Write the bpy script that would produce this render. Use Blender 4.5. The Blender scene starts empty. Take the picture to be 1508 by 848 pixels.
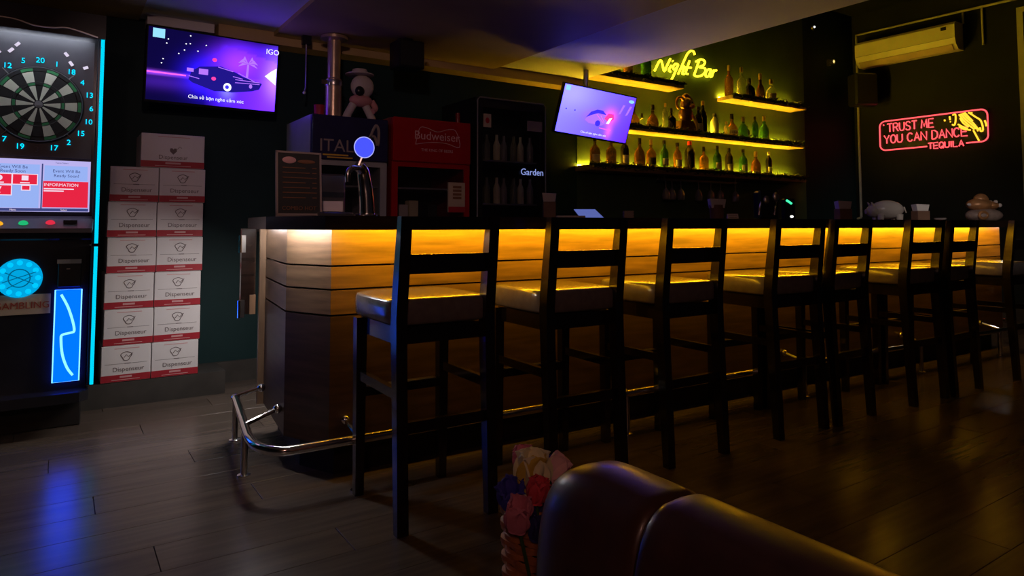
import bpy, math, random
from mathutils import Vector, Matrix, Euler
random.seed(7)
PI = math.pi
S = bpy.context.scene
COL = S.collection

# ---------------------------------------------------------------- camera
FPX, PPX, PPY, CAMH = 1000.0, 754.0, 275.0, 1.07
AZ = math.atan2(1496, 1000)            # angle from the optical axis to the bar direction (+X)
PITCH = math.atan(0.056)
cd = bpy.data.cameras.new('camera'); cam = bpy.data.objects.new('camera', cd); COL.objects.link(cam)
cd.sensor_fit = 'HORIZONTAL'; cd.sensor_width = 36.0; cd.lens = FPX / 1508 * 36
cd.shift_y = -(424 - PPY) / 1508; cd.clip_start = 0.05; cd.clip_end = 60
cam.location = (0, 0, CAMH)
cam.rotation_euler = (PI / 2 + PITCH, 0, AZ - PI / 2)
S.camera = cam
_M = Euler(cam.rotation_euler).to_matrix()
def at(ax, v, x, y):
    """point of the photograph found on a real plane of the room (ax = v)"""
    r = _M @ Vector(((x - PPX) / FPX, -(y - PPY) / FPX, -1)); c = Vector(cam.location)
    i = 'XYZ'.index(ax)
    return c + r * ((v - c[i]) / r[i])

# ---------------------------------------------------------------- world, exposure
w = bpy.data.worlds.new('night'); S.world = w; w.use_nodes = True
w.node_tree.nodes['Background'].inputs[0].default_value = (0.55, 0.42, 0.60, 1)
w.node_tree.nodes['Background'].inputs[1].default_value = 0.006
S.view_settings.view_transform = 'Standard'; S.view_settings.look = 'None'
S.view_settings.exposure = 0.0; S.view_settings.gamma = 1.0; S.view_settings.use_curve_mapping = False
S.cycles.sample_clamp_indirect = 3.0
LED_YELLOW, LED_WHITE, LED_SHELF = 225.0, 165.0, 330.0
CARTON_FILL_W, ROOM_FILL_W, COOLER_FILL_W = 8.0, 25.0, 40.0
def lamp(name, kind, loc, energy, color, size=0.1, rot=None, sy=None):
    l = bpy.data.lights.new(name, kind); l.energy = energy; l.color = color
    if kind == 'AREA':
        l.size = size
        if sy: l.shape = 'RECTANGLE'; l.size_y = sy
    else: l.shadow_soft_size = size
    o = bpy.data.objects.new(name, l); o.location = loc
    if rot: o.rotation_euler = rot
    COL.objects.link(o); return o
# unseen fill lights, added: warm from behind the camera, white on the cartons
lamp('room_fill', 'POINT', (-1.1, -1.6, 2.15), ROOM_FILL_W, (1.0, 0.50, 0.42), 0.12)
lamp('carton_fill', 'AREA', (1.12, 4.0, 1.0), CARTON_FILL_W, (1.0, 0.93, 0.90), 0.5, (0, math.radians(20), 0), 0.05)

s2_ = lamp('bar_fill', 'SPOT', (2.0, -0.4, 2.36), 230.0, (1.0, 0.86, 0.78), 0.04)  # added fill, brightens the items on the far counter
s2_.data.spot_size = math.radians(22); s2_.data.spot_blend = 0.9
s2_.rotation_euler = (Vector((6.5, 2.75, 1.30)) - Vector(s2_.location)).to_track_quat('-Z', 'Y').to_euler()
sl_ = lamp('cooler_fill', 'SPOT', (0.05, 0.7, 2.36), COOLER_FILL_W, (1.0, 0.60, 0.55), 0.05)  # added fill for the coolers, menu and upper cartons
sl_.data.spot_size = math.radians(46); sl_.data.spot_blend = 0.8
sl_.rotation_euler = (Vector((1.45, 4.6, 1.62)) - Vector(sl_.location)).to_track_quat('-Z', 'Y').to_euler()

# ---------------------------------------------------------------- materials
MATS = {}
def mat(name, col, rough=0.5, metal=0.0, emit=None, es=0.0, noise=0.0, nscale=8.0, spec=0.5, trans=0.0, coat=0.0, bump=0.0, alpha=1.0, stretch=None, ior=1.45):
    m = bpy.data.materials.new(name); m.use_nodes = True
    nt = m.node_tree; b = nt.nodes['Principled BSDF']
    b.inputs['Base Color'].default_value = (*col, 1); b.inputs['Roughness'].default_value = rough
    b.inputs['Metallic'].default_value = metal; b.inputs['Specular IOR Level'].default_value = spec
    b.inputs['Transmission Weight'].default_value = trans; b.inputs['IOR'].default_value = ior
    b.inputs['Coat Weight'].default_value = coat; b.inputs['Coat Roughness'].default_value = 0.12
    b.inputs['Alpha'].default_value = alpha
    if emit: b.inputs['Emission Color'].default_value = (*emit, 1); b.inputs['Emission Strength'].default_value = es
    if noise or bump:
        tc = nt.nodes.new('ShaderNodeTexCoord'); mp = nt.nodes.new('ShaderNodeMapping'); nz = nt.nodes.new('ShaderNodeTexNoise')
        nz.inputs['Scale'].default_value = nscale; nz.inputs['Detail'].default_value = 5
        if stretch: mp.inputs['Scale'].default_value = stretch
        nt.links.new(tc.outputs['Object'], mp.inputs['Vector']); nt.links.new(mp.outputs['Vector'], nz.inputs['Vector'])
        if noise:
            rp = nt.nodes.new('ShaderNodeValToRGB')
            rp.color_ramp.elements[0].position = 0.3; rp.color_ramp.elements[1].position = 0.7
            rp.color_ramp.elements[0].color = (*[c * (1 - noise) for c in col], 1)
            rp.color_ramp.elements[1].color = (*[min(1, c * (1 + noise)) for c in col], 1)
            nt.links.new(nz.outputs['Fac'], rp.inputs['Fac']); nt.links.new(rp.outputs['Color'], b.inputs['Base Color'])
        if bump:
            bp = nt.nodes.new('ShaderNodeBump'); bp.inputs['Strength'].default_value = bump; bp.inputs['Distance'].default_value = 0.01
            nt.links.new(nz.outputs['Fac'], bp.inputs['Height']); nt.links.new(bp.outputs['Normal'], b.inputs['Normal'])
    MATS[name] = m; return m
def glow(name, col, s):
    m = bpy.data.materials.new(name); m.use_nodes = True; nt = m.node_tree
    nt.nodes.remove(nt.nodes['Principled BSDF']); e = nt.nodes.new('ShaderNodeEmission')
    e.inputs[0].default_value = (*col, 1); e.inputs[1].default_value = s
    nt.links.new(e.outputs[0], nt.nodes['Material Output'].inputs[0]); MATS[name] = m; return m
def glow_attr(name, s):
    m = glow(name, (1, 1, 1), s); nt = m.node_tree; a = nt.nodes.new('ShaderNodeAttribute'); a.attribute_name = 'Col'
    nt.links.new(a.outputs['Color'], nt.nodes['Emission'].inputs[0]); return m

mat('plank_a', (0.105, 0.078, 0.060), 0.26, spec=0.36, noise=0.22, nscale=3.0, stretch=(0.6, 9, 1), bump=0.05)
mat('plank_b', (0.090, 0.067, 0.052), 0.27, spec=0.36, noise=0.22, nscale=3.0, stretch=(0.6, 9, 1), bump=0.05)
mat('plank_c', (0.112, 0.084, 0.066), 0.25, spec=0.36, noise=0.22, nscale=3.0, stretch=(0.6, 9, 1), bump=0.05)
mat('subfloor', (0.02, 0.015, 0.012), 0.8, noise=0.2)
mat('green_paint', (0.095, 0.165, 0.075), 0.6, noise=0.12, nscale=2.5, bump=0.03, spec=0.25)
mat('teal_paint', (0.012, 0.034, 0.036), 0.6, noise=0.12, nscale=2.5, bump=0.03, spec=0.2)
mat('black_paint', (0.010, 0.012, 0.012), 0.6, noise=0.15, nscale=2.5, spec=0.2)
mat('white_ceiling', (0.80, 0.79, 0.80), 0.7, noise=0.05, nscale=2.0, spec=0.2)
mat('tan_ceiling', (0.50, 0.36, 0.17), 0.6, noise=0.15, nscale=1.5, spec=0.2)
mat('dark_skirting', (0.05, 0.045, 0.04), 0.5, noise=0.2)
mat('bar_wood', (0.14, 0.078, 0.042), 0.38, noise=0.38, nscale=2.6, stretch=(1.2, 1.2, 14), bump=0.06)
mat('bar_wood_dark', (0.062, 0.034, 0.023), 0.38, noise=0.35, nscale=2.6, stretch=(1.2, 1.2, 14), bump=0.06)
mat('bar_wood_edge', (0.35, 0.22, 0.13), 0.4, noise=0.25, nscale=4, stretch=(8, 8, 1))
mat('counter_wood', (0.030, 0.016, 0.012), 0.25, noise=0.3, nscale=4, stretch=(1, 8, 8), coat=0.3)
mat('black_wood', (0.008, 0.006, 0.006), 0.20, noise=0.3, nscale=6, stretch=(8, 8, 1), coat=1.0)
mat('kick', (0.012, 0.010, 0.010), 0.6, noise=0.2)
mat('seat_leather', (0.19, 0.165, 0.155), 0.24, noise=0.12, nscale=30, bump=0.05, coat=0.45)
mat('sofa_leather', (0.062, 0.027, 0.017), 0.36, noise=0.25, nscale=18, bump=0.10, coat=0.1)
mat('chrome', (0.85, 0.83, 0.80), 0.14, 1.0, noise=0.04)
mat('steel', (0.55, 0.53, 0.50), 0.28, 1.0, noise=0.1)
mat('tan_pole', (0.62, 0.46, 0.32), 0.30, 0.7, noise=0.12)
mat('black_plastic', (0.012, 0.012, 0.014), 0.30, noise=0.15)
mat('machine_black', (0.014, 0.015, 0.020), 0.24, noise=0.15)
mat('machine_grey', (0.12, 0.11, 0.12), 0.4, noise=0.1)
mat('machine_panel', (0.045, 0.045, 0.055), 0.35, noise=0.1)
mat('grey_plastic', (0.22, 0.21, 0.22), 0.45, noise=0.1)
mat('white_plastic', (0.72, 0.70, 0.66), 0.35, noise=0.04)
mat('ac_plastic', (0.68, 0.64, 0.50), 0.4, noise=0.04)
mat('paper', (0.72, 0.68, 0.66), 0.8, noise=0.06)
mat('carton_white', (0.78, 0.74, 0.74), 0.65, noise=0.04, nscale=6)
mat('carton_red', (0.42, 0.02, 0.035), 0.5, noise=0.06)
mat('carton_ink', (0.16, 0.12, 0.12), 0.6, noise=0.1)
mat('carton_pink', (0.70, 0.38, 0.38), 0.6, noise=0.1)
mat('red_enamel', (0.36, 0.008, 0.012), 0.18, noise=0.06, coat=0.3)
mat('red_dark', (0.20, 0.006, 0.010), 0.25, noise=0.06)
mat('print_white', (0.70, 0.62, 0.60), 0.6, noise=0.05)
mat('navy_panel', (0.020, 0.018, 0.075), 0.35, noise=0.15)
mat('yellow_print', (0.75, 0.48, 0.06), 0.5, noise=0.1)
mat('grey_print', (0.32, 0.26, 0.24), 0.6, noise=0.1)
mat('cooler_grey', (0.42, 0.42, 0.44), 0.35, 0.2, noise=0.06)
mat('glass', (0.9, 0.92, 0.92), 0.03, trans=1.0, noise=0.0)
mat('door_glass', (0.02, 0.022, 0.025), 0.06, noise=0.02, alpha=0.22)
mat('brown_print', (0.22, 0.10, 0.05), 0.6, noise=0.1)
mat('shelf_wood', (0.42, 0.27, 0.12), 0.5, noise=0.25, nscale=4, stretch=(1, 8, 8))
mat('garland_leaf', (0.018, 0.030, 0.012), 0.7, noise=0.4, nscale=20)
mat('copper', (0.62, 0.30, 0.14), 0.32, 0.85, noise=0.25, nscale=14)
mat('conduit', (0.45, 0.45, 0.36), 0.5, noise=0.08)
mat('pig_ceramic', (0.66, 0.60, 0.55), 0.25, noise=0.06)
mat('toad_gold', (0.42, 0.20, 0.08), 0.4, 0.3, noise=0.35, nscale=16, bump=0.2)
mat('toad_base', (0.26, 0.19, 0.16), 0.5, noise=0.35, nscale=16, bump=0.2)
mat('coffee_cup', (0.20, 0.11, 0.07), 0.5, noise=0.1)
mat('toy_white', (0.55, 0.48, 0.46), 0.6, noise=0.1)
mat('toy_pink', (0.60, 0.28, 0.28), 0.6, noise=0.1)
mat('wicker', (0.36, 0.12, 0.04), 0.6, noise=0.35, nscale=40)
mat('hat_cream', (0.78, 0.74, 0.46), 0.8, noise=0.12, nscale=25)
mat('petal_yellow', (0.60, 0.42, 0.05), 0.8, noise=0.12, nscale=25)
mat('petal_red', (0.62, 0.05, 0.08), 0.8, noise=0.12, nscale=25)
mat('petal_blue', (0.05, 0.045, 0.38), 0.8, noise=0.12, nscale=25)
mat('petal_pink', (0.58, 0.18, 0.26), 0.8, noise=0.12, nscale=25)
mat('petal_navy', (0.025, 0.02, 0.14), 0.8, noise=0.12, nscale=25)
mat('petal_pale', (0.72, 0.42, 0.44), 0.8, noise=0.12, nscale=25)
mat('stem_green', (0.05, 0.10, 0.03), 0.7, noise=0.2)
mat('board_black', (0.012, 0.012, 0.012), 0.6, noise=0.1)
mat('board_cream', (0.66, 0.66, 0.52), 0.6, noise=0.05)
mat('board_green', (0.04, 0.26, 0.09), 0.6, noise=0.05)
mat('board_wire', (0.10, 0.10, 0.10), 0.4, 0.6, noise=0.05)
mat('plate_tan', (0.50, 0.40, 0.30), 0.6, noise=0.08)
mat('plate_red', (0.40, 0.06, 0.04), 0.6, noise=0.08)
mat('b_amber', (0.55, 0.20, 0.03), 0.08, trans=0.85, noise=0.1)
mat('b_brown', (0.20, 0.07, 0.02), 0.08, trans=0.7, noise=0.1)
mat('b_green', (0.06, 0.22, 0.05), 0.08, trans=0.7, noise=0.1)
mat('b_clear', (0.80, 0.80, 0.62), 0.06, trans=0.85, noise=0.05)
mat('b_dark', (0.012, 0.010, 0.008), 0.12, noise=0.1)
mat('cap_gold', (0.60, 0.42, 0.12), 0.3, 0.8, noise=0.1)
mat('cap_black', (0.01, 0.01, 0.01), 0.4, noise=0.1)
mat('cap_red', (0.55, 0.03, 0.03), 0.4, noise=0.1)
mat('label_cream', (0.70, 0.62, 0.42), 0.7, noise=0.08)
mat('label_black', (0.03, 0.03, 0.03), 0.6, noise=0.08)
mat('glass_dim', (0.60, 0.55, 0.55), 0.1, trans=0.6, noise=0.05)
glow('led_yellow', (1.0, 0.50, 0.008), LED_YELLOW)
glow('seat_fill_yellow', (1.0, 0.47, 0.006), LED_YELLOW * 0.34)
glow('led_white', (0.86, 0.92, 1.0), LED_WHITE)
glow('led_white_end', (0.92, 0.90, 0.95), LED_WHITE * 0.30)
glow('led_shelf', (1.0, 0.60, 0.02), LED_SHELF)
glow('neon_yellow', (1.0, 0.70, 0.02), 3.2)
glow('neon_red', (1.0, 0.075, 0.085), 2.0)
glow('neon_amber', (1.0, 0.50, 0.03), 1.7)
glow('neon_cyan', (0.0, 0.48, 0.72), 1.5)
glow('cyan_digit', (0.0, 0.52, 0.80), 1.9)
glow('cyan_disc', (0.0, 0.38, 0.75), 1.0)
glow('cyan_rim', (0.0, 0.50, 0.95), 1.2)
glow('cyan_dark', (0.0, 0.15, 0.32), 0.7)
glow('blue_panel', (0.0, 0.030, 1.0), 6.5)
glow('blue_line', (0.20, 0.62, 1.0), 1.7)
glow('ui_blue', (0.33, 0.47, 0.95), 0.95)
glow('ui_lilac', (0.55, 0.50, 0.95), 0.9)
glow('ui_red', (0.85, 0.02, 0.06), 0.95)
glow('ui_white', (0.95, 0.78, 0.95), 0.95)
glow('ui_ink', (0.08, 0.10, 0.35), 0.6)
glow('btn_yellow', (1.0, 0.45, 0.02), 1.0)
glow('btn_green', (0.02, 0.60, 0.22), 0.8)
glow('btn_red', (0.80, 0.03, 0.07), 0.9)
glow('board_fill_glow', (0.80, 0.85, 1.0), 46.0)
glow('spot_white', (0.75, 0.68, 0.85), 1.0)
glow('fridge_fill', (1.0, 0.9, 0.85), 1.6)
glow('ball_blue', (0.06, 0.08, 0.95), 1.2)
glow('ball_rim', (0.40, 0.42, 1.0), 1.1)
glow('tablet_glow', (0.12, 0.16, 0.50), 0.8)
glow('reflection_blue', (0.30, 0.38, 0.85), 0.8)
glow('tv_white', (0.85, 0.85, 1.0), 1.3)
glow('tv_pink', (0.95, 0.12, 0.70), 1.3)
glow('tv_violet', (0.42, 0.16, 1.0), 1.2)
glow('tv_navy', (0.015, 0.008, 0.26), 1.0)
glow('tv_blue', (0.05, 0.03, 0.85), 1.2)
glow('tv_cyan', (0.30, 0.72, 0.92), 1.1)
glow('tv_red', (0.95, 0.05, 0.35), 1.3)
glow('dot_green', (0.05, 0.75, 0.35), 1.5)
glow('dot_white', (0.9, 0.9, 0.85), 1.6)
glow('lamp_warm', (1.0, 0.72, 0.25), 1.2)
glow_attr('screen_picture', 4.2)

# ---------------------------------------------------------------- mesh helpers
class MB:
    def __init__(s): s.v = []; s.f = []
    def add(s, vs, fs):
        n = len(s.v); s.v += [tuple(p) for p in vs]; s.f += [tuple(i + n for i in q) for q in fs]; return s
    def box(s, x0, x1, y0, y1, z0, z1):
        return s.add([(x0, y0, z0), (x1, y0, z0), (x1, y1, z0), (x0, y1, z0), (x0, y0, z1), (x1, y0, z1), (x1, y1, z1), (x0, y1, z1)],
                     [(3, 2, 1, 0), (4, 5, 6, 7), (0, 1, 5, 4), (1, 2, 6, 5), (2, 3, 7, 6), (3, 0, 4, 7)])
    def hexa(s, lo, hi):                        # two quads, bottom and top, counter-clockwise
        return s.add(list(lo) + list(hi), [(3, 2, 1, 0), (4, 5, 6, 7), (0, 1, 5, 4), (1, 2, 6, 5), (2, 3, 7, 6), (3, 0, 4, 7)])
    def cbox(s, x0, x1, y0, y1, z0, z1, c):     # box with chamfered edges
        vs = []; fs = []
        xs, ys, zs = (x0, x1), (y0, y1), (z0, z1)
        idx = {}
        for i in (0, 1):
            for j in (0, 1):
                for k in (0, 1):
                    sx, sy, sz = (1, -1)[i] * c, (1, -1)[j] * c, (1, -1)[k] * c
                    for a, p in (('x', (xs[i], ys[j] + sy, zs[k] + sz)), ('y', (xs[i] + sx, ys[j], zs[k] + sz)), ('z', (xs[i] + sx, ys[j] + sy, zs[k]))):
                        idx[(i, j, k, a)] = len(vs); vs.append(p)
        I = idx
        for i in (0, 1):
            q = [I[(i, 0, 0, 'x')], I[(i, 1, 0, 'x')], I[(i, 1, 1, 'x')], I[(i, 0, 1, 'x')]]; fs.append(q if i else q[::-1])
            q = [I[(0, i, 0, 'y')], I[(0, i, 1, 'y')], I[(1, i, 1, 'y')], I[(1, i, 0, 'y')]]; fs.append(q if i else q[::-1])
            q = [I[(0, 0, i, 'z')], I[(1, 0, i, 'z')], I[(1, 1, i, 'z')], I[(0, 1, i, 'z')]]; fs.append(q if i else q[::-1])
        for j in (0, 1):
            for k in (0, 1):
                fs.append([I[(0, j, k, 'y')], I[(1, j, k, 'y')], I[(1, j, k, 'z')], I[(0, j, k, 'z')]])
                fs.append([I[(j, 0, k, 'x')], I[(j, 1, k, 'x')], I[(j, 1, k, 'z')], I[(j, 0, k, 'z')]])
                fs.append([I[(j, k, 0, 'x')], I[(j, k, 1, 'x')], I[(j, k, 1, 'y')], I[(j, k, 0, 'y')]])
        for i in (0, 1):
            for j in (0, 1):
                for k in (0, 1): fs.append([I[(i, j, k, 'x')], I[(i, j, k, 'y')], I[(i, j, k, 'z')]])
        return s.add(vs, fs)
    def prism(s, poly, z0, z1):
        n = len(poly)
        return s.add([(x, y, z0) for x, y in poly] + [(x, y, z1) for x, y in poly],
                     [tuple(range(n - 1, -1, -1)), tuple(range(n, 2 * n))] + [(i, (i + 1) % n, n + (i + 1) % n, n + i) for i in range(n)])
    def plate(s, poly, y0, y1):                 # polygon in XZ, thickness along Y (y0 = front)
        n = len(poly)
        return s.add([(x, y0, z) for x, z in poly] + [(x, y1, z) for x, z in poly],
                     [tuple(range(n)), tuple(range(2 * n - 1, n - 1, -1))] + [((i + 1) % n, i, n + i, n + (i + 1) % n) for i in range(n)])
    def lathe(s, prof, n=16, c=(0, 0, 0), axis='Z'):
        vs = []
        for r, z in prof:
            for k in range(n):
                a = 2 * PI * k / n; p = (r * math.cos(a), r * math.sin(a), z)
                if axis == 'Y': p = (p[0], -p[2], p[1])
                if axis == 'X': p = (p[2], p[0], p[1])
                vs.append((p[0] + c[0], p[1] + c[1], p[2] + c[2]))
        m = len(prof)
        fs = [(i * n + k, i * n + (k + 1) % n, (i + 1) * n + (k + 1) % n, (i + 1) * n + k) for i in range(m - 1) for k in range(n)]
        fs += [tuple(range(n - 1, -1, -1)), tuple((m - 1) * n + k for k in range(n))]
        return s.add(vs, fs)
    def tube(s, pts, r, n=8, closed=False):
        pts = [Vector(p) for p in pts]; m = len(pts); vs = []
        up = Vector((0, 0, 1)); prev = None
        for i, p in enumerate(pts):
            if closed: d = pts[(i + 1) % m] - pts[i - 1]
            else: d = pts[min(i + 1, m - 1)] - pts[max(i - 1, 0)]
            d.normalize()
            a = (up if abs(d.z) < 0.9 else Vector((1, 0, 0))) if prev is None else prev
            a = a - d * a.dot(d)
            if a.length < 1e-5: a = d.orthogonal()
            a.normalize(); prev = a; b = d.cross(a); rr = r[i] if isinstance(r, (list, tuple)) else r
            for k in range(n):
                t = 2 * PI * k / n; vs.append(p + (a * math.cos(t) + b * math.sin(t)) * rr)
        fs = []
        for i in range(m if closed else m - 1):
            j = (i + 1) % m
            fs += [(i * n + k, i * n + (k + 1) % n, j * n + (k + 1) % n, j * n + k) for k in range(n)]
        if not closed: fs += [tuple(range(n - 1, -1, -1)), tuple((m - 1) * n + k for k in range(n))]
        return s.add(vs, fs)
    def bar(s, p, q, w, h=None):                # square rod
        h = h or w; p, q = Vector(p), Vector(q); d = (q - p).normalized()
        a = Vector((1, 0, 0)) if abs(d.x) < 0.9 else Vector((0, 1, 0)); b = d.cross(a).normalized(); a = b.cross(d)
        L = [p + a * (i * w / 2) + b * (j * h / 2) for i, j in ((-1, -1), (1, -1), (1, 1), (-1, 1))]
        return s.hexa(L, [v + (q - p) for v in L])
    def ball(s, c, r, nu=14, nv=9, fn=None):
        if not isinstance(r, (tuple, list)): r = (r, r, r)
        vs = []; 
        for i in range(nv + 1):
            t = PI * i / nv
            for k in range(nu):
                a = 2 * PI * k / nu
                d = Vector((math.sin(t) * math.cos(a), math.sin(t) * math.sin(a), math.cos(t)))
                if fn: d = fn(d)
                vs.append((c[0] + d.x * r[0], c[1] + d.y * r[1], c[2] + d.z * r[2]))
        return s.add(vs, [(i * nu + k, (i + 1) * nu + k, (i + 1) * nu + (k + 1) % nu, i * nu + (k + 1) % nu) for i in range(nv) for k in range(nu)])
    def mesh(s, name, m, smooth=False):
        me = bpy.data.meshes.new(name); me.from_pydata(s.v, [], s.f); me.validate(); me.update()
        if smooth:
            for p in me.polygons: p.use_smooth = True
            try: me.set_sharp_from_angle(angle=math.radians(42))
            except Exception: pass
        me.materials.append(MATS[m]); return me
    def build(s, name, m, parent=None, smooth=False, loc=None):
        return put(name, s.mesh(name, m, smooth), parent, loc)
def put(name, me, parent=None, loc=None, rz=0):
    o = bpy.data.objects.new(name, me); COL.objects.link(o)
    if parent: o.parent = parent
    if loc: o.location = loc
    if rz: o.rotation_euler.z = rz
    return o
def tag(o, label=None, cat=None, group=None, kind=None):
    if label: o['label'] = label
    if cat: o['category'] = cat
    if group: o['group'] = group
    if kind: o['kind'] = kind
    return o
def thing(name, label, cat, loc=(0, 0, 0), rz=0, group=None):
    o = bpy.data.objects.new(name, None); o.empty_display_size = 0.05; COL.objects.link(o)
    o.location = loc; o.rotation_euler = (0, 0, rz); return tag(o, label, cat, group)
def copy_tree(o, parent=None):
    c = o.copy(); COL.objects.link(c); c.parent = parent
    for ch in [x for x in COL.objects if x.parent == o]: copy_tree(ch, c)
    return c
def B(*a): return MB().box(*a)
def text(name, s, size, m, parent, loc, rot=(PI / 2, 0, 0), ext=0.0008, align='CENTER', xs=1.0):
    cu = bpy.data.curves.new('t', 'FONT'); cu.body = s; cu.size = size; cu.extrude = ext; cu.align_x = align; cu.resolution_u = 3
    o = bpy.data.objects.new('t', cu); COL.objects.link(o)
    dg = bpy.context.evaluated_depsgraph_get(); dg.update()
    me = bpy.data.meshes.new_from_object(o.evaluated_get(dg)); me.name = name
    bpy.data.objects.remove(o); bpy.data.curves.remove(cu)
    me.materials.clear(); me.materials.append(MATS[m])
    r = put(name, me, parent, loc); r.rotation_euler = rot; r.scale = (xs, 1, 1); return r
def sm(pts, k=5):                              # Catmull-Rom through points
    P = [Vector(p) for p in pts]
    if len(P) < 3: return P
    out = []
    for i in range(len(P) - 1):
        a, b, c, d = P[max(i - 1, 0)], P[i], P[i + 1], P[min(i + 2, len(P) - 1)]
        for t in [j / k for j in range(k)]:
            out.append(0.5 * (2 * b + (c - a) * t + (2 * a - 5 * b + 4 * c - d) * t * t + (3 * b - a - 3 * c + d) * t ** 3))
    out.append(P[-1]); return out
def struct(o): o['kind'] = 'structure'; return o

# ---------------------------------------------------------------- the room
YB, XR, ZC = 5.0, 8.9, 2.42
X0, Y0 = -1.5, -2.4
floor = struct(B(X0, XR, Y0, YB, -0.06, -0.010).build('floor', 'subfloor'))
pw, pl = 0.20, 1.50
pm = {}
for k in 'abc': pm[k] = MB().cbox(0.0012, pl - 0.0012, 0.0008, pw - 0.0008, -0.010, 0.0, 0.0008).mesh('plank', 'plank_' + k)
row = 0; y = Y0
while y < YB - 0.01:
    x = X0 - (row * 0.55) % pl
    while x < XR - 0.01:
        if x > X0 - 0.02 and x + pl < XR + 0.02:
            put('plank', pm[random.choice('aabbc')], floor, (x, y, 0))
        else:
            a, b = max(x, X0), min(x + pl, XR)
            if b - a > 0.05: MB().cbox(0.0012, b - a - 0.0012, 0.0008, pw - 0.0008, -0.010, 0, 0.0008).build('plank', 'plank_' + random.choice('abc'), floor, loc=(a, y, 0))
        x += pl
    y += pw; row += 1
struct(B(X0 - 0.1, XR + 0.1, YB, YB + 0.1, -0.06, 3.9).build('wall_back', 'teal_paint'))
struct(B(4.08, 7.75, YB - 0.008, YB, 0.14, 3.9).build('trim_5', 'green_paint'))
struct(B(XR, XR + 0.1, Y0, YB, -0.06, 3.9).build('wall_right', 'black_paint'))
struct(B(X0 - 0.1, X0, Y0, YB, -0.06, 2.6).build('wall_left', 'black_paint'))
# ceiling: white bands each side of a lower tan panel, open higher ceiling over the far end
ce = struct(B(X0 - 0.1, 4.02, Y0, YB, ZC, ZC + 0.12).build('ceiling', 'white_ceiling'))
B(1.22, 3.04, Y0, YB - 0.17, ZC - 0.03, ZC).build('drop_panel', 'tan_ceiling', ce)
B(X0, 0.40, Y0, YB - 0.02, ZC - 0.02, ZC).build('side_panel', 'tan_ceiling', ce)
struct(B(3.92, 4.02, Y0, YB, ZC + 0.12, 3.9).build('trim_1', 'black_paint'))
struct(B(3.92, XR + 0.1, Y0, YB + 0.1, 3.9, 4.0).build('ceiling_high', 'black_paint'))
bm_ = struct(B(0.86, 4.02, YB - 0.17, YB, 2.335, ZC).build('trim_2', 'tan_ceiling'))
bm_['label'] = 'tan beam along the top of the back wall'
struct(B(0.44, 0.84, YB - 0.13, YB, 2.36, ZC).build('trim_3', 'white_ceiling'))
struct(B(X0, 0.92, 4.67, YB, 0, 0.14).build('trim_4', 'dark_skirting'))
struct(B(0.92, XR, 4.97, YB, 0, 0.14).build('baseboard_back', 'dark_skirting'))
struct(B(XR - 0.03, XR, Y0, YB, 0, 0.14).build('baseboard_right', 'dark_skirting'))
# pale door frame on the right wall
dr = struct(B(XR - 0.03, XR, 3.03, 3.09, 0.14, 3.50).build('door_1', 'conduit'))
B(XR - 0.03, XR, 2.0, 3.03, 3.44, 3.50).build('frame_head', 'conduit', dr)
B(XR - 0.012, XR, 2.06, 3.02, 0.14, 3.43).build('door_leaf', 'black_paint', dr)

# ---------------------------------------------------------------- the bar
BO, BR = (0.97, 2.83), math.radians(-2.3)
LM = 5.92
def bw(x, y, z=0):                              # bar space to room space
    c, s = math.cos(BR), math.sin(BR); return (BO[0] + x * c - y * s, BO[1] + x * s + y * c, z)
bar = thing('bar_counter', 'long wooden bar front of horizontal boards with angled left corner', 'bar', bw(0, 0), BR)
out = [(-0.085, 0.88), (-0.125, 0.255), (0, 0), (LM, 0), (LM + 0.125, 0.255), (LM + 0.09, 1.95)]  # unseen far return lengthened to block the shelf reflection in the floor
def offset(poly, d):
    res = []
    for i, p in enumerate(poly):
        ns = []
        for a, b in ((i - 1, i), (i, i + 1)):
            if 0 <= a and b < len(poly):
                t = Vector((poly[b][0] - poly[a][0], poly[b][1] - poly[a][1])).normalized(); ns.append(Vector((t.y, -t.x)))
        n = sum(ns, Vector((0, 0))).normalized(); k = d / max(0.3, n.dot(ns[0]))
        res.append((p[0] + n.x * k, p[1] + n.y * k))
    return res
inn = offset(out, -0.022)
core = offset(out, -0.034)
core_poly = core + [(LM - 0.3, 1.95), (LM - 0.3, 0.42), (0.40, 0.42), (0.40, 0.88)]
MB().prism(core_poly, 0.14, 1.06).build('body', 'kick', bar)
kick = offset(out, -0.075)
MB().prism(kick + [(LM - 0.3, 1.92), (LM - 0.3, 0.40), (0.38, 0.40), (0.38, 0.85)], 0, 0.14).build('kick_base', 'kick', bar)
ZB = [0.145, 0.686, 0.795, 0.895, 1.060]
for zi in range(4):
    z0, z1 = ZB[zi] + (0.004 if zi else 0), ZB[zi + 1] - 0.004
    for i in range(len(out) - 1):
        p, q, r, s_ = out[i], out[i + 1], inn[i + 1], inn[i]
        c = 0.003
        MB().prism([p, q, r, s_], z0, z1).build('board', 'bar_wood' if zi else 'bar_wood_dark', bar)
MB().box(-0.115, -0.06, 0.88, 0.905, 0.14, 1.06).build('end_trim', 'bar_wood_edge', bar)

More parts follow.
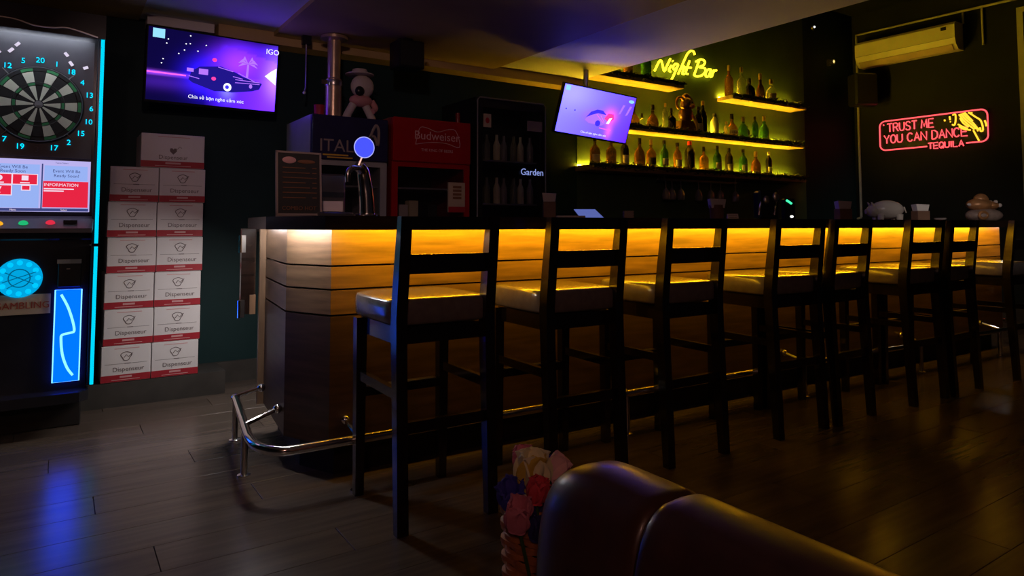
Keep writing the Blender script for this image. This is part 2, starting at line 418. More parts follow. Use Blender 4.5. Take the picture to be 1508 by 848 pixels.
top = thing('countertop', 'dark polished countertop slab running the full length of the bar', 'countertop', bw(0, 0), BR)
edge = [(-0.17, 0.93), (-0.225, 0.215), (-0.085, -0.20), (LM + 0.085, -0.20), (LM + 0.225, 0.215), (LM + 0.18, 1.98)]
slab = edge + [(LM - 0.36, 1.98), (LM - 0.36, 0.52), (0.50, 0.52), (0.50, 0.93)]
MB().prism(slab, 1.066, 1.106).build('slab', 'counter_wood', top)
ei = offset(edge, -0.022)
for i in range(len(edge) - 1):
    MB().prism([edge[i], edge[i + 1], ei[i + 1], ei[i]], 1.050, 1.066).build('nosing', 'counter_wood', top)
MB().add([(-0.02, -0.1765, 1.0520), (LM + 0.02, -0.1765, 1.0520), (LM + 0.02, -0.1765, 1.0640), (-0.02, -0.1765, 1.0640)], [(3, 2, 1, 0)]).build('led_strip', 'led_yellow', top)
MB().add([(0, -0.0615, 1.0530), (LM, -0.0615, 1.0530), (LM, -0.0615, 1.0640), (0, -0.0615, 1.0640)], [(0, 1, 2, 3)]).build('led_strip', 'seat_fill_yellow', top)  # second unseen strip, added to light the stool seats
B(0.0, LM, -0.061, -0.054, 1.0515, 1.066).build('seat_fill_back', 'kick', top)  # added blocker, keeps the seat strip's light off the bar front
def strip_between(p, q, wd, name, m):
    p, q = Vector(p), Vector(q); t = (q - p).normalized(); n = Vector((t.y, -t.x)) * wd / 2
    MB().prism([(p - n)[:], (q - n)[:], (q + n)[:], (p + n)[:]], 1.0545, 1.0635).build(name, m, top)
o1 = offset(out, 0.06)
strip_between(Vector(o1[1]).lerp(Vector(o1[2]), 0.04), Vector(o1[1]).lerp(Vector(o1[2]), 0.92), 0.010, 'led_strip', 'led_white')
strip_between(Vector(o1[0]).lerp(Vector(o1[1]), 0.06), Vector(o1[0]).lerp(Vector(o1[1]), 0.92), 0.010, 'led_strip', 'led_white_end')
strip_between(Vector(o1[3]).lerp(Vector(o1[4]), 0.04), Vector(o1[3]).lerp(Vector(o1[4]), 0.92), 0.010, 'led_strip', 'led_white_end')

# unseen slab added to cut off the carton fill at counter height
ss = thing('fill_cutoff', 'unseen dark slab added behind the bar end to cut off the carton fill', 'shelf', (0, 0, 0))
B(0.98, 1.70, 3.78, 4.22, 1.03, 1.055).build('slab', 'counter_wood', ss)
for x, y in ((1.66, 3.82), (1.66, 4.18), (1.40, 4.18)): MB().box(x - 0.02, x + 0.02, y - 0.02, y + 0.02, 0, 1.03).build('leg', 'kick', ss)

# gate leaf with hinges at the bar end
gt = thing('bar_gate', 'narrow dark gate leaf with two chrome hinges at the bar end', 'gate', (0.80, 3.78, 0))
B(0.012, 0.085, 0.0, 0.03, 0.60, 1.05).build('leaf', 'counter_wood', gt)
B(0.055, 0.085, -0.012, 0.0, 0.60, 0.70).build('wood_block', 'bar_wood_edge', gt)
for z in (0.925, 0.585):
    h = B(0.0, 0.030, -0.012, 0.0, z, z + 0.09).build('hinge', 'steel', gt)
    MB().tube([(0.002, -0.014, z), (0.002, -0.014, z + 0.09)], 0.008, 8).build('pin', 'chrome', h, True)

# foot rail
rl = thing('foot_rail', 'polished steel foot rail bending around the bar corner', 'rail', bw(0, 0), BR)
RZ, RR = 0.205, 0.019
ry = -0.150
path = [(-0.235, 0.80, RZ), (-0.30, 0.10, RZ)] + [(-0.30 + 0.105 - 0.105 * math.cos(t), 0.0 + 0.04 - 0.19 * math.sin(t), RZ) for t in [PI / 2 * k / 8 for k in range(1, 9)]] + [(LM - 0.1, ry, RZ)] + [(LM + 0.30, 0.10, RZ), (LM + 0.25, 0.60, RZ)]
MB().tube(path, RR, 12).build('rail_tube', 'chrome', rl, True)
MB().ball(path[0], 0.022).build('end_cap', 'chrome', rl, True)
def post(x, y, tx, ty, p=rl):
    MB().tube([(x, y, 0.0), (x, y, RZ)], 0.014, 10).build('post', 'steel', p, True)
    MB().lathe([(0.028, 0), (0.028, 0.006), (0.016, 0.012)], 14, (x, y, 0)).build('flange', 'chrome', p, True)
    MB().tube([(x, y, RZ + 0.01), (tx, ty, RZ + 0.045)], 0.010, 8).build('bracket', 'chrome', p, True)
    MB().ball((tx, ty, RZ + 0.045), 0.021, 10, 6).build('bracket_knob', 'chrome', p, True)
post(-0.235, 0.79, -0.12, 0.76); post(-0.285, 0.26, -0.14, 0.31)
for x in (0.075, 1.50, 2.95, 4.30, 5.50): post(x, ry, x - 0.01, -0.012)

# ---------------------------------------------------------------- bar stools
def make_stool():
    t = thing('bar_stool', '', 'bar stool', group='bar stools along the bar')
    for s_ in (-1, 1):
        b = MB(); X = s_ * 0.180; h = 0.022
        secs = [(-0.220, 0.0, 0.018), (-0.190, 0.60, 0.024), (-0.185, 0.74, 0.026), (-0.205, 0.90, 0.024), (-0.232, 1.10, 0.018)]
        for (ya, za, wa), (yb, zb, wb_) in zip(secs, secs[1:]):
            b.hexa([(X - 0.021, ya - wa, za), (X + 0.021, ya - wa, za), (X + 0.021, ya + wa, za), (X - 0.021, ya + wa, za)],
                   [(X - 0.021, yb - wb_, zb), (X + 0.021, yb - wb_, zb), (X + 0.021, yb + wb_, zb), (X - 0.021, yb + wb_, zb)])
        b.build('leg', 'black_wood', t)
        X = s_ * 0.183
        MB().hexa([(X - 0.017, 0.188, 0), (X + 0.017, 0.188, 0), (X + 0.017, 0.222, 0), (X - 0.017, 0.222, 0)],
                  [(X - 0.022, 0.180, 0.70), (X + 0.022, 0.180, 0.70), (X + 0.022, 0.224, 0.70), (X - 0.022, 0.224, 0.70)]).build('leg', 'black_wood', t)
        B(X - 0.012, X + 0.012, -0.18, 0.19, 0.455, 0.490).build('stretcher', 'black_wood', t)
    B(-0.165, 0.165, -0.212, -0.188, 0.335, 0.375).build('stretcher', 'black_wood', t)
    fr = B(-0.170, 0.170, 0.188, 0.216, 0.385, 0.420).build('footrest', 'black_wood', t)
    MB().cbox(-0.150, 0.150, 0.186, 0.218, 0.420, 0.424, 0.001).build('foot_plate', 'steel', fr)
    B(-0.178, 0.178, -0.165, 0.210, 0.640, 0.702).build('seat_frame', 'black_wood', t)
    # padded seat with domed top
    def f(d):
        e = 0.28; g = lambda v: math.copysign(abs(v) ** e, v)
        return Vector((g(d.x), g(d.y), g(d.z)))
    MB().ball((0, 0.025, 0.755), (0.212, 0.222, 0.052), 32, 14, f).build('seat', 'seat_leather', t, True)
    for z0, z1, y_ in ((1.052, 1.100, -0.228), (0.895, 0.965, -0.208)):
        b = MB(); n = 6
        for k in range(n):
            xa, xb = -0.162 + 0.324 * k / n, -0.162 + 0.324 * (k + 1) / n
            bow = lambda x: -0.010 * (1 - (x / 0.162) ** 2)
            b.hexa([(xa, y_ - 0.011 + bow(xa), z0), (xb, y_ - 0.011 + bow(xb), z0), (xb, y_ + 0.011 + bow(xb), z0), (xa, y_ + 0.011 + bow(xa), z0)],
                   [(xa, y_ - 0.014 + bow(xa), z1), (xb, y_ - 0.014 + bow(xb), z1), (xb, y_ + 0.008 + bow(xb), z1), (xa, y_ + 0.008 + bow(xa), z1)])
        b.build('back_rail', 'black_wood', t)
    return t
stool0 = make_stool()
ST = [(1.205, 2.430, -1.5, 'nearest bar stool, its left leg catching blue light, at the bar corner'),
      (1.845, 2.405, -2, 'second black bar stool from the bar corner, with grey padded seat'),
      (2.465, 2.378, -1, 'third black bar stool from the bar corner, behind the leather sofa'),
      (3.225, 2.345, -3, 'fourth bar stool from the corner, left one of the first close pair'),
      (3.665, 2.325, 2, 'fifth bar stool from the corner, right one of the first close pair'),
      (4.435, 2.288, -2, 'sixth bar stool from the corner, left one of the farther close pair'),
      (4.870, 2.268, 1, 'seventh bar stool from the corner, right one of the farther close pair'),
      (5.730, 2.232, -1, 'farthest bar stool, at the right edge by the bar end')]
for i, (x, y, a, lab) in enumerate(ST):
    o = stool0 if i == 0 else copy_tree(stool0)
    o.location = (x, y, 0); o.rotation_euler.z = math.radians(a); o['label'] = lab
# ---------------------------------------------------------------- dart machine
MX, MY = -0.10, 4.25
dm = thing('dart_machine', 'tall electronic dart machine with cyan neon edges and lit screen', 'dart machine', (MX, MY, 0))
# cabinet (local: x right, y away from the player)
MB().cbox(-0.255, 0.255, 0.03, 0.58, 0.16, 1.0, 0.008).build('lower_cabinet', 'machine_black', dm)
MB().cbox(-0.27, 0.27, 0.02, 0.50, 0.99, 2.10, 0.008).build('upper_cabinet', 'machine_black', dm)
MB().cbox(-0.235, 0.235, 0.12, 0.50, 0.0, 0.165, 0.006).build('base', 'kick', dm)
MB().prism([(-0.26, -0.045), (-0.22, -0.085), (0.22, -0.085), (0.26, -0.045), (0.26, 0.06), (-0.26, 0.06)], 0.165, 0.215).build('foot_lip', 'machine_black', dm)
hood = MB().prism([(-0.28, -0.165), (0.28, -0.165), (0.28, 0.5), (-0.28, 0.5)], 2.085, 2.16).build('hood', 'machine_black', dm)
B(-0.28, 0.28, -0.165, -0.150, 2.035, 2.085).build('hood_lip', 'machine_black', hood)
MB().tube(sm([(-0.27, -0.168, 2.08), (-0.12, -0.168, 2.08), (-0.03, -0.170, 2.06), (0.05, -0.170, 2.06), (0.12, -0.170, 2.068), (0.245, -0.168, 2.04)], 6), 0.004, 6).build('trim_wire', 'steel', hood, True)
fp = B(-0.238, 0.238, 0.008, 0.02, 1.42, 2.05).build('board_panel', 'machine_panel', dm)
for s_ in (-1, 1):
    for z0, z1 in ((0.235, 0.955), (0.972, 2.065)):
        MB().cbox(s_ * 0.268 - 0.016, s_ * 0.268 + 0.016, -0.012, 0.05, z0 - 0.004, z1 + 0.004, 0.004).build('neon_channel', 'machine_black', dm)
        MB().tube([(s_ * 0.274, -0.018, z0), (s_ * 0.274, -0.018, z1)], 0.0085, 10).build('neon_tube', 'neon_cyan', dm, True)
# dart board
BC = (0.0, 1.69); RBD = 0.188
bd = MB().lathe([(RBD + 0.012, -0.004), (RBD + 0.012, 0.010), (0.0, 0.010)], 40, (BC[0], 0.004, BC[1]), 'Y').build('dart_board', 'board_black', dm)
def wedge(r0, r1, a0, a1, y0=-0.0085, y1=-0.003, n=4):
    p = [(BC[0] + r0 * math.sin(a0 + (a1 - a0) * k / n), BC[1] + r0 * math.cos(a0 + (a1 - a0) * k / n)) for k in range(n + 1)]
    q = [(BC[0] + r1 * math.sin(a0 + (a1 - a0) * k / n), BC[1] + r1 * math.cos(a0 + (a1 - a0) * k / n)) for k in range(n, -1, -1)]
    return MB().plate((p + q)[::-1], y0 - 0.0045, y1)
RS = [(0.022, 0.095, 's'), (0.099, 0.111, 'r'), (0.115, 0.168, 's'), (0.172, 0.186, 'r')]
for k in range(20):
    a0, a1 = (k - 0.5) * PI / 10 + 0.012, (k + 0.5) * PI / 10 - 0.012
    for r0, r1, kind in RS:
        light = k % 2 == 1
        m = ('board_cream' if light else 'board_black') if kind == 's' else ('board_green' if light else 'board_black')
        wedge(r0, r1, a0, a1).build('segment', m, bd)
MB().tube([(BC[0] + 0.113 * math.sin(t), -0.012, BC[1] + 0.113 * math.cos(t)) for t in [2 * PI * k / 40 for k in range(40)]], 0.002, 5, True).build('ring_wire', 'board_wire', bd)
MB().tube([(BC[0] + 0.1915 * math.sin(t), -0.012, BC[1] + 0.1915 * math.cos(t)) for t in [2 * PI * k / 40 for k in range(40)]], 0.003, 5, True).build('ring_wire', 'machine_grey', bd)
MB().lathe([(0.018, 0), (0.018, 0.006), (0.0085, 0.006), (0.0085, 0.009), (0.0, 0.009)], 18, (BC[0], -0.008, BC[1]), 'Y').build('bullseye', 'grey_plastic', bd)
for a in (0.72, 2.42, 3.87, 5.55):
    MB().bar((BC[0] + 0.19 * math.sin(a), -0.010, BC[1] + 0.19 * math.cos(a)), (BC[0] + 0.232 * math.sin(a), -0.004, BC[1] + 0.232 * math.cos(a)), 0.004).build('wire_arm', 'steel', bd)
for k, n in enumerate((20, 1, 18, 4, 13, 6, 10, 15, 2, 17, 3, 19, 7, 16, 8, 11, 14, 9, 12, 5)):
    a = k * PI / 10; r = 0.232
    text('number', str(n), 0.039, 'grey_plastic' if n == 3 else 'cyan_digit', bd, (BC[0] + r * math.sin(a), 0.005, BC[1] + r * math.cos(a) - 0.012), ext=0.002)
for x, z, dx, dz in ((-0.098, 1.992, 0.016, 0.018), (-0.124, 1.958, 0.018, 0.020), (0.112, 1.968, 0.014, -0.018), (0.134, 1.922, 0.014, -0.020), (0.200, 1.908, 0.020, 0.010), (-0.175, 1.940, 0.016, 0.016)):
    MB().tube([(x - dx / 2, 0.002, z - dz / 2), (x + dx / 2, 0.002, z + dz / 2)], 0.0075, 8).build('spot_lamp', 'spot_white', dm, True)
B(-0.22, 0.22, -0.145, -0.125, 2.078, 2.084).build('board_fill', 'board_fill_glow', dm)  # hidden strip added under the hood to brighten the dart board
# screen
sc = B(-0.238, 0.238, -0.004, 0.02, 1.138, 1.405).build('screen', 'ui_lilac', dm)
def ui(x0, x1, z0, z1, m, lift=1): return B(x0, x1, -0.0042 - 0.0011 * lift, -0.004, z0, z1).build('screen_tile', m, sc)
ui(-0.235, 0.016, 1.157, 1.379, 'ui_blue'); ui(-0.208, 0.012, 1.330, 1.377, 'ui_blue', 1.3)
ui(0.024, 0.030, 1.152, 1.385, 'ui_ink', 1.2)
ui(0.032, 0.230, 1.160, 1.296, 'ui_red', 1.4); ui(0.036, 0.225, 1.300, 1.377, 'ui_blue', 1.4)
ui(-0.235, -0.206, 1.335, 1.384, 'ui_red', 2)
ui(-0.235, 0.233, 1.140, 1.155, 'ui_ink', 2)
for (x0, x1, z0, z1) in ((-0.235, -0.212, 1.278, 1.326), (-0.200, -0.100, 1.277, 1.326), (-0.094, 0.006, 1.277, 1.326), (-0.235, -0.212, 1.222, 1.268), (-0.200, -0.100, 1.222, 1.268), (-0.055, -0.024, 1.248, 1.268)):
    ui(x0 - 0.004, x1 + 0.004, z0 - 0.004, z1 + 0.004, 'ui_white', 2); ui(x0, x1, z0, z1, 'ui_red', 3)
MB().lathe([(0.014, 0), (0.014, 0.001), (0.009, 0.001), (0.009, 0.0)], 20, (-0.150, -0.0075, 1.307), 'Y').build('icon', 'ui_white', sc)
B(-0.058, -0.030, -0.0085, -0.0073, 1.296, 1.320).build('icon', 'ui_white', sc)
MB().plate([(-0.162, 1.262), (-0.138, 1.262), (-0.146, 1.244), (-0.146, 1.236), (-0.140, 1.232), (-0.160, 1.232), (-0.154, 1.236), (-0.154, 1.244)][::-1], -0.0085, -0.0073).build('icon', 'ui_white', sc)
for x in (-0.150, -0.044): B(x - 0.020, x + 0.020, -0.0085, -0.0073, 1.281, 1.286).build('icon_caption', 'ui_white', sc)
text('screen_text', 'Event Will Be', 0.022, 'ui_ink', sc, (-0.095, -0.0065, 1.357)); text('screen_text', 'Ready Soon', 0.022, 'ui_ink', sc, (-0.095, -0.0065, 1.336))
text('screen_text', 'Event Will Be', 0.022, 'ui_ink', sc, (0.132, -0.0068, 1.342)); text('screen_text', 'Ready Soon!', 0.022, 'ui_ink', sc, (0.132, -0.0068, 1.318))
text('screen_text', 'INFORMATION', 0.022, 'ui_white', sc, (0.036, -0.0068, 1.270), align='LEFT')
B(0.036, 0.166, -0.0070, -0.0056, 1.253, 1.259).build('text_line', 'ui_white', sc); B(0.036, 0.122, -0.0070, -0.0056, 1.242, 1.248).build('text_line', 'ui_white', sc)
text('screen_text', 'Twice Select', 0.011, 'ui_ink', sc, (0.11, -0.0060, 1.388)); text('screen_text', 'Select', 0.012, 'ui_white', sc, (0.125, -0.0075, 1.143)); text('screen_text', 'Menu', 0.012, 'ui_white', sc, (-0.09, -0.0075, 1.143))
# control shelf with buttons
cs = MB().hexa([(-0.25, -0.115, 1.030), (0.25, -0.115, 1.030), (0.262, 0.03, 1.060), (-0.262, 0.03, 1.060)], [(-0.25, -0.115, 1.052), (0.25, -0.115, 1.052), (0.262, 0.03, 1.120), (-0.262, 0.03, 1.120)]).build('control_shelf', 'machine_grey', dm)
for x, y_, m in ((-0.205, -0.085, 'btn_yellow'), (-0.143, -0.07, 'btn_yellow'), (-0.185, -0.045, 'grey_plastic'), (-0.042, -0.065, 'btn_green'), (0.070, -0.060, 'btn_red')):
    MB().ball((x, y_, 1.052 + (y_ + 0.115) * 0.47), (0.021, 0.017, 0.017), 14, 8).build('button', m, cs, True)
B(0.125, 0.185, -0.075, -0.03, 1.08, 1.094).build('card_slot', 'black_plastic', cs)
# round light, coin door, plate, blue panel
rd = MB().lathe([(0.098, -0.004), (0.098, 0.016), (0, 0.016)], 40, (-0.052, 0.024, 0.80), 'Y').build('round_light', 'cyan_disc', dm)
for k in range(12):
    a = 2 * PI * k / 12
    MB().ball((-0.052 + 0.078 * math.sin(a), 0.008, 0.80 + 0.078 * math.cos(a)), (0.013, 0.004, 0.013), 10, 6).build('led_dot', 'cyan_rim', rd, True)
MB().tube([(-0.052 + 0.045 * math.sin(t), 0.008, 0.80 + 0.045 * math.cos(t)) for t in [2 * PI * k / 24 for k in range(24)]], 0.003, 5, True).build('led_ring', 'cyan_dark', rd)
for q in ((-0.07, -0.02, 0.07, 0.03), (-0.06, 0.03, 0.06, -0.03), (-0.05, -0.05, 0.055, 0.01)):
    MB().bar((-0.052 + q[0], 0.007, 0.80 + q[1]), (-0.052 + q[2], 0.007, 0.80 + q[3]), 0.004).build('led_streak', 'cyan_dark', rd)
cdr = MB().cbox(0.110, 0.212, 0.014, 0.03, 0.745, 0.885, 0.003).build('coin_door', 'black_plastic', dm)
B(0.105, 0.212, 0.004, 0.014, 0.868, 0.890).build('coin_plate', 'grey_plastic', cdr)
B(0.147, 0.163, 0.010, 0.014, 0.838, 0.842).build('coin_slot', 'steel', cdr)
pt = B(-0.235, 0.083, 0.020, 0.031, 0.615, 0.715).build('notice_plate', 'plate_tan', dm)
text('notice_text', 'NO GAMBLING', 0.048, 'plate_red', pt, (-0.080, 0.019, 0.645), xs=0.97)
bp_ = B(0.102, 0.218, 0.012, 0.031, 0.258, 0.732).build('blue_light_panel', 'blue_panel', dm)
MB().tube([(0.102, 0.010, 0.258), (0.102, 0.010, 0.732), (0.218, 0.010, 0.732), (0.218, 0.010, 0.258)], 0.003, 6, True).build('panel_edge', 'blue_line', bp_)
MB().tube(sm([(0.128, 0.009, 0.708), (0.160, 0.009, 0.640), (0.184, 0.009, 0.560), (0.190, 0.009, 0.516), (0.176, 0.009, 0.508), (0.140, 0.009, 0.500), (0.134, 0.009, 0.480), (0.142, 0.009, 0.400), (0.164, 0.009, 0.330), (0.190, 0.009, 0.288)], 5), 0.006, 6).build('swoosh', 'blue_line', bp_)

# ---------------------------------------------------------------- cartons
def carton_meshes(w_, h_, d_, heart=False):
    e = 0.003
    body = MB().cbox(-w_ / 2 + e / 2, w_ / 2 - e / 2, 0, d_, 0.001, h_ - 0.001, 0.003).mesh('carton_body', 'carton_white')
    band = B(-w_ / 2 + e / 2, w_ / 2 - e / 2, -0.0012, 0.0, 0.003, h_ * 0.20).mesh('red_band', 'carton_red')
    seam = B(-w_ * 0.42, w_ * 0.42, -0.0008, 0.0, h_ * 0.495, h_ * 0.503).mesh('lid_seam', 'carton_ink')
    slot = B(-w_ * 0.03, w_ * 0.09, -0.0012, 0.0, h_ * 0.49, h_ * 0.51).mesh('hand_slot', 'carton_ink')
    em = MB()
    if heart:
        em.plate([(0, h_ * .40), (w_ * .055, h_ * .50), (w_ * .05, h_ * .58), (w_ * .02, h_ * .59), (0, h_ * .55), (-w_ * .02, h_ * .59), (-w_ * .05, h_ * .58), (-w_ * .055, h_ * .50)], -0.0014, 0)
        em.tube([(w_ * .06, -0.001, h_ * .56), (w_ * .10, -0.001, h_ * .64), (w_ * .13, -0.001, h_ * .60)], 0.0015, 5)
    else:
        em.tube([(0.026 * math.cos(t) * (1 + .25 * math.sin(3 * t)), -0.0005, h_ * .70 + 0.026 * math.sin(t)) for t in [2 * PI * k / 18 for k in range(18)]], 0.0022, 5, True)
        em.tube([(-0.012, -0.0005, h_ * .66), (0.0, -0.0005, h_ * .74), (0.012, -0.0005, h_ * .68), (0.034, -0.0005, h_ * .78)], 0.0022, 5)
    em = em.mesh('emblem', 'carton_ink')
    ln = B(-w_ * 0.24, w_ * 0.26, -0.0008, 0, h_ * 0.905, h_ * 0.925).mesh('small_print', 'carton_pink')
    l2 = B(-w_ * 0.12, w_ * 0.12, -0.0022, -0.0012, h_ * 0.115, h_ * 0.165).mesh('band_print', 'carton_pink')
    l3 = B(-w_ * 0.28, w_ * 0.28, -0.0022, -0.0012, h_ * 0.055, h_ * 0.072).mesh('band_print', 'carton_pink')
    return [('carton_body', body), ('red_band', band), ('lid_seam', seam), ('hand_slot', slot), ('emblem', em), ('small_print', ln), ('band_print', l2), ('band_print', l3)]
CW, CH, CDp = 0.262, 0.2135, 0.30
cm = carton_meshes(CW, CH, CDp); cmt = carton_meshes(0.36, 0.212, CDp, True)
name_mesh = None
side = {0: 'left', 1: 'right'}
for r_ in range(6):
    for c_ in (0, 1):
        where = 'bottom row' if r_ == 0 else 'sixth row under the single carton' if r_ == 5 else ('second', 'third', 'fourth', 'fifth')[r_ - 1] + ' row from the bottom'
        t = thing('carton', 'white and red carton, %s, %s column of the stack' % (where, side[c_]), 'carton',
                  (0.366 + c_ * 0.2635 + 0.005 * (r_ % 2) + 0.0022 * r_, 4.683 + random.uniform(-0.003, 0.004), 0.141 + r_ * CH), random.uniform(-0.008, 0.008), 'stacked cartons by the wall')
        for nm, me in cm: put(nm, me, t)
        if name_mesh is None:
            o = text('brand_lettering', 'Dispenseur', 0.036, 'carton_ink', t, (0.012, -0.0002, CH * 0.29), ext=0.0012); name_mesh = o.data
        else:
            o = put('brand_lettering', name_mesh, t, (0.012, -0.0002, CH * 0.29)); o.rotation_euler = (PI / 2, 0, 0)
t = thing('carton', 'single wider carton with a heart emblem on top of the stack', 'carton', (0.588, 4.683, 0.141 + 6 * CH), 0, 'stacked cartons by the wall')
for nm, me in cmt: 
    if nm not in ('lid_seam', 'hand_slot'): put(nm, me, t)
o = put('brand_lettering', name_mesh, t, (0, -0.0002, CH * 0.26)); o.rotation_euler = (PI / 2, 0, 0)

# ---------------------------------------------------------------- televisions
def lerp(a, b, t): t = max(0, min(1, t)); return tuple(x + (y - x) * t for x, y in zip(a, b))
def gauss(u, v, cu_, cv, su, sv): return math.exp(-((u - cu_) / su) ** 2 - ((v - cv) / sv) ** 2)
def tv(label, c, yaw, tilt, roll, w_, pic):
    t = thing('television', label, 'television', c); t.rotation_mode = 'YXZ'; t.rotation_euler = (tilt, -roll, yaw)
    h_ = w_ * 9 / 16
    MB().cbox(-w_ / 2 - 0.010, w_ / 2 + 0.010, 0.001, 0.045, -h_ / 2 - 0.014, h_ / 2 + 0.010, 0.004).build('bezel', 'black_plastic', t)
    NU, NV = 64, 36
    b = MB(); 
    vs = [(-w_ / 2 + w_ * i / NU, 0.0, -h_ / 2 + h_ * j / NV) for j in range(NV + 1) for i in range(NU + 1)]
    b.add(vs, [(j * (NU + 1) + i, j * (NU + 1) + i + 1, (j + 1) * (NU + 1) + i + 1, (j + 1) * (NU + 1) + i) for j in range(NV) for i in range(NU)])
    me = b.mesh('screen', 'screen_picture'); ca = me.color_attributes.new('Col', 'FLOAT_COLOR', 'POINT')
    for j in range(NV + 1):
        for i in range(NU + 1):
            ca.data[j * (NU + 1) + i].color = (*pic(i / NU, j / NV), 1)
    s_ = put('screen', me, t); return t, s_, w_, h_
def pic1(u, v):
    c = (0.002, 0.001, 0.012)
    add = lambda a, k: tuple(x + y * k for x, y in zip(c, a))
    s_ = lambda a, b, x: max(0, min(1, (x - a) / (b - a))) ** 1.0
    c = add((0.16, 0.02, 0.90), s_(0.52, 0.98, u + 0.1 * (v < 0.45)) * (0.75 if v < 0.9 - 0.35 * max(0, u - .55) else 0.35) * s_(1.04 - 0.16 * 0, 0.86, v))
    c = add((0.03, 0.008, 0.75), 0.8 * gauss(u, v, 0.48, 0.40, 0.17, 0.24))
    c = add((0.28, 0.03, 0.85), 0.6 * gauss(u, v, 0.66, 0.66, 0.16, 0.22))
    c = add((0.55, 0.10, 0.75), 0.4 * gauss(u, v, 0.02, 0.38, 0.30, 0.025))
    c = add((0.10, 0.02, 0.30), 0.2 * gauss(u, v, 0.10, 0.26, 0.30, 0.10))
    c = add((0.35, 0.18, 1.0), 0.7 * gauss(u, v, 1.0, 0.50, 0.09, 0.30))
    c = add((0.10, 0.14, 1.0), 0.8 * gauss(u, v, 0.60, 0.24, 0.05, 0.12))
    return (min(1, c[0]) * .50, min(1, c[1]) * .50, min(1, c[2]))
T1, S1, W1, H1 = tv('large television with a violet car picture hung above the cartons', (0.827, 4.726, 2.072), 0.09, 0.126, 0.005, 0.80, pic1)
def ON(w_, h_): return lambda u, v: ((u - 0.5) * w_, (v - 0.5) * h_)
P1 = ON(W1, H1)
def shape(pts, m, par, P, name='picture_shape', lift=0.0012):
    q = [P(*p) for p in pts]
    area = sum(q[i][0] * q[(i + 1) % len(q)][1] - q[(i + 1) % len(q)][0] * q[i][1] for i in range(len(q)))
    if area < 0: q = q[::-1]
    return MB().plate(q, -lift, -lift + 0.0006).build(name, m, par)
def rect(u0, v0, u1, v1): return [(u0, v0), (u1, v0), (u1, v1), (u0, v1)]
def disc(u, v, r, asp, n=18): return [(u + r * math.cos(2 * PI * k / n), v + r * asp * math.sin(2 * PI * k / n)) for k in range(n)]
shape(rect(0.03, 0.86, 0.115, 0.985), 'tv_cyan', S1, P1)
shape([(0.30, 0.34), (0.33, 0.30), (0.50, 0.21), (0.56, 0.22), (0.64, 0.22), (0.80, 0.27), (0.86, 0.31), (0.88, 0.40), (0.72, 0.47), (0.66, 0.52), (0.54, 0.58), (0.38, 0.54), (0.32, 0.46)], 'tv_navy', S1, P1, 'picture_car', 0.0010)
shape(disc(0.60, 0.29, 0.032, 1.9), 'tv_white', S1, P1, 'picture_wheel', 0.0018); shape(disc(0.597, 0.29, 0.015, 1.9), 'tv_blue', S1, P1, 'picture_wheel', 0.0024)
shape(disc(0.787, 0.34, 0.013, 2.4), 'tv_violet', S1, P1, 'picture_wheel', 0.0018)
shape(rect(0.285, 0.45, 0.335, 0.50), 'tv_violet', S1, P1, 'picture_light', 0.0018); shape(rect(0.375, 0.43, 0.445, 0.51), 'tv_violet', S1, P1, 'picture_light', 0.0018)
shape(rect(0.0, 0.375, 0.28, 0.395), 'tv_pink', S1, P1, 'picture_glow_line', 0.0016)
for q in ((0.49, 0.39), (0.49, 0.66)): shape(disc(*q, 0.018, 1.5), 'tv_red', S1, P1, 'picture_light', 0.0018)
for a, b in (((0.30, 0.395), (0.38, 0.37)), ((0.66, 0.42), (0.86, 0.415)), ((0.64, 0.46), (0.72, 0.44)), ((0.52, 0.57), (0.64, 0.53)), ((0.68, 0.52), (0.82, 0.42)), ((0.66, 0.375), (0.86, 0.39))):
    shape([a, b, (b[0], b[1] - 0.010), (a[0], a[1] - 0.010)], 'tv_violet', S1, P1, 'picture_line', 0.0016)
shape([(0.742, 0.46), (0.762, 0.46), (0.765, 0.66), (0.750, 0.66)], 'tv_violet', S1, P1, 'picture_palm', 0.0016)
for k in range(7):
    a = PI * (-0.1 + 1.2 * k / 6); L = 0.085
    shape([(0.757, 0.67), (0.757 + L * math.cos(a) * .6, 0.69 + 1.6 * L * math.sin(a) * .7 + 0.01), (0.757 + L * math.cos(a), 0.64 + 1.6 * L * math.sin(a) * .6), (0.757 + L * math.cos(a) * .55, 0.66 + 1.5 * L * math.sin(a) * .55)], 'tv_violet', S1, P1, 'picture_palm', 0.0016 + k * 0.00004)
shape([(0.90, 0.52), (0.995, 0.40), (0.998, 0.66), (0.95, 0.60)], 'tv_white', S1, P1, 'picture_shape', 0.0016)
for k in range(11):
    u, v = ((0.14, .86), (0.13, .80), (0.30, .84), (0.27, .83), (0.42, .85), (0.22, .68), (0.11, .58), (0.10, .52), (0.36, .75), (0.26, .74), (0.30, .95))[k]
    shape(disc(u, v, 0.0055, 1.7, 8), 'tv_white', S1, P1, 'picture_star', 0.0016)
text('picture_logo', 'IGO', 0.050, 'tv_white', S1, (*[P1(0.955, 0)[0], -0.002, P1(0, 0.86)[1]],), ext=0.0004)
text('picture_caption', 'Chia sẻ bạn nghe cảm xúc', 0.032, 'tv_white', S1, (P1(0.52, 0)[0], -0.002, P1(0, 0.075)[1]), ext=0.0004)
b = MB().box(-0.12, 0.12, 0.045, 0.075, -0.12, 0.12); b.build('bracket', 'black_plastic', T1)
MB().bar((0, 0.075, 0), (0, 0.245, 0.02), 0.05).build('bracket_arm', 'black_plastic', T1)
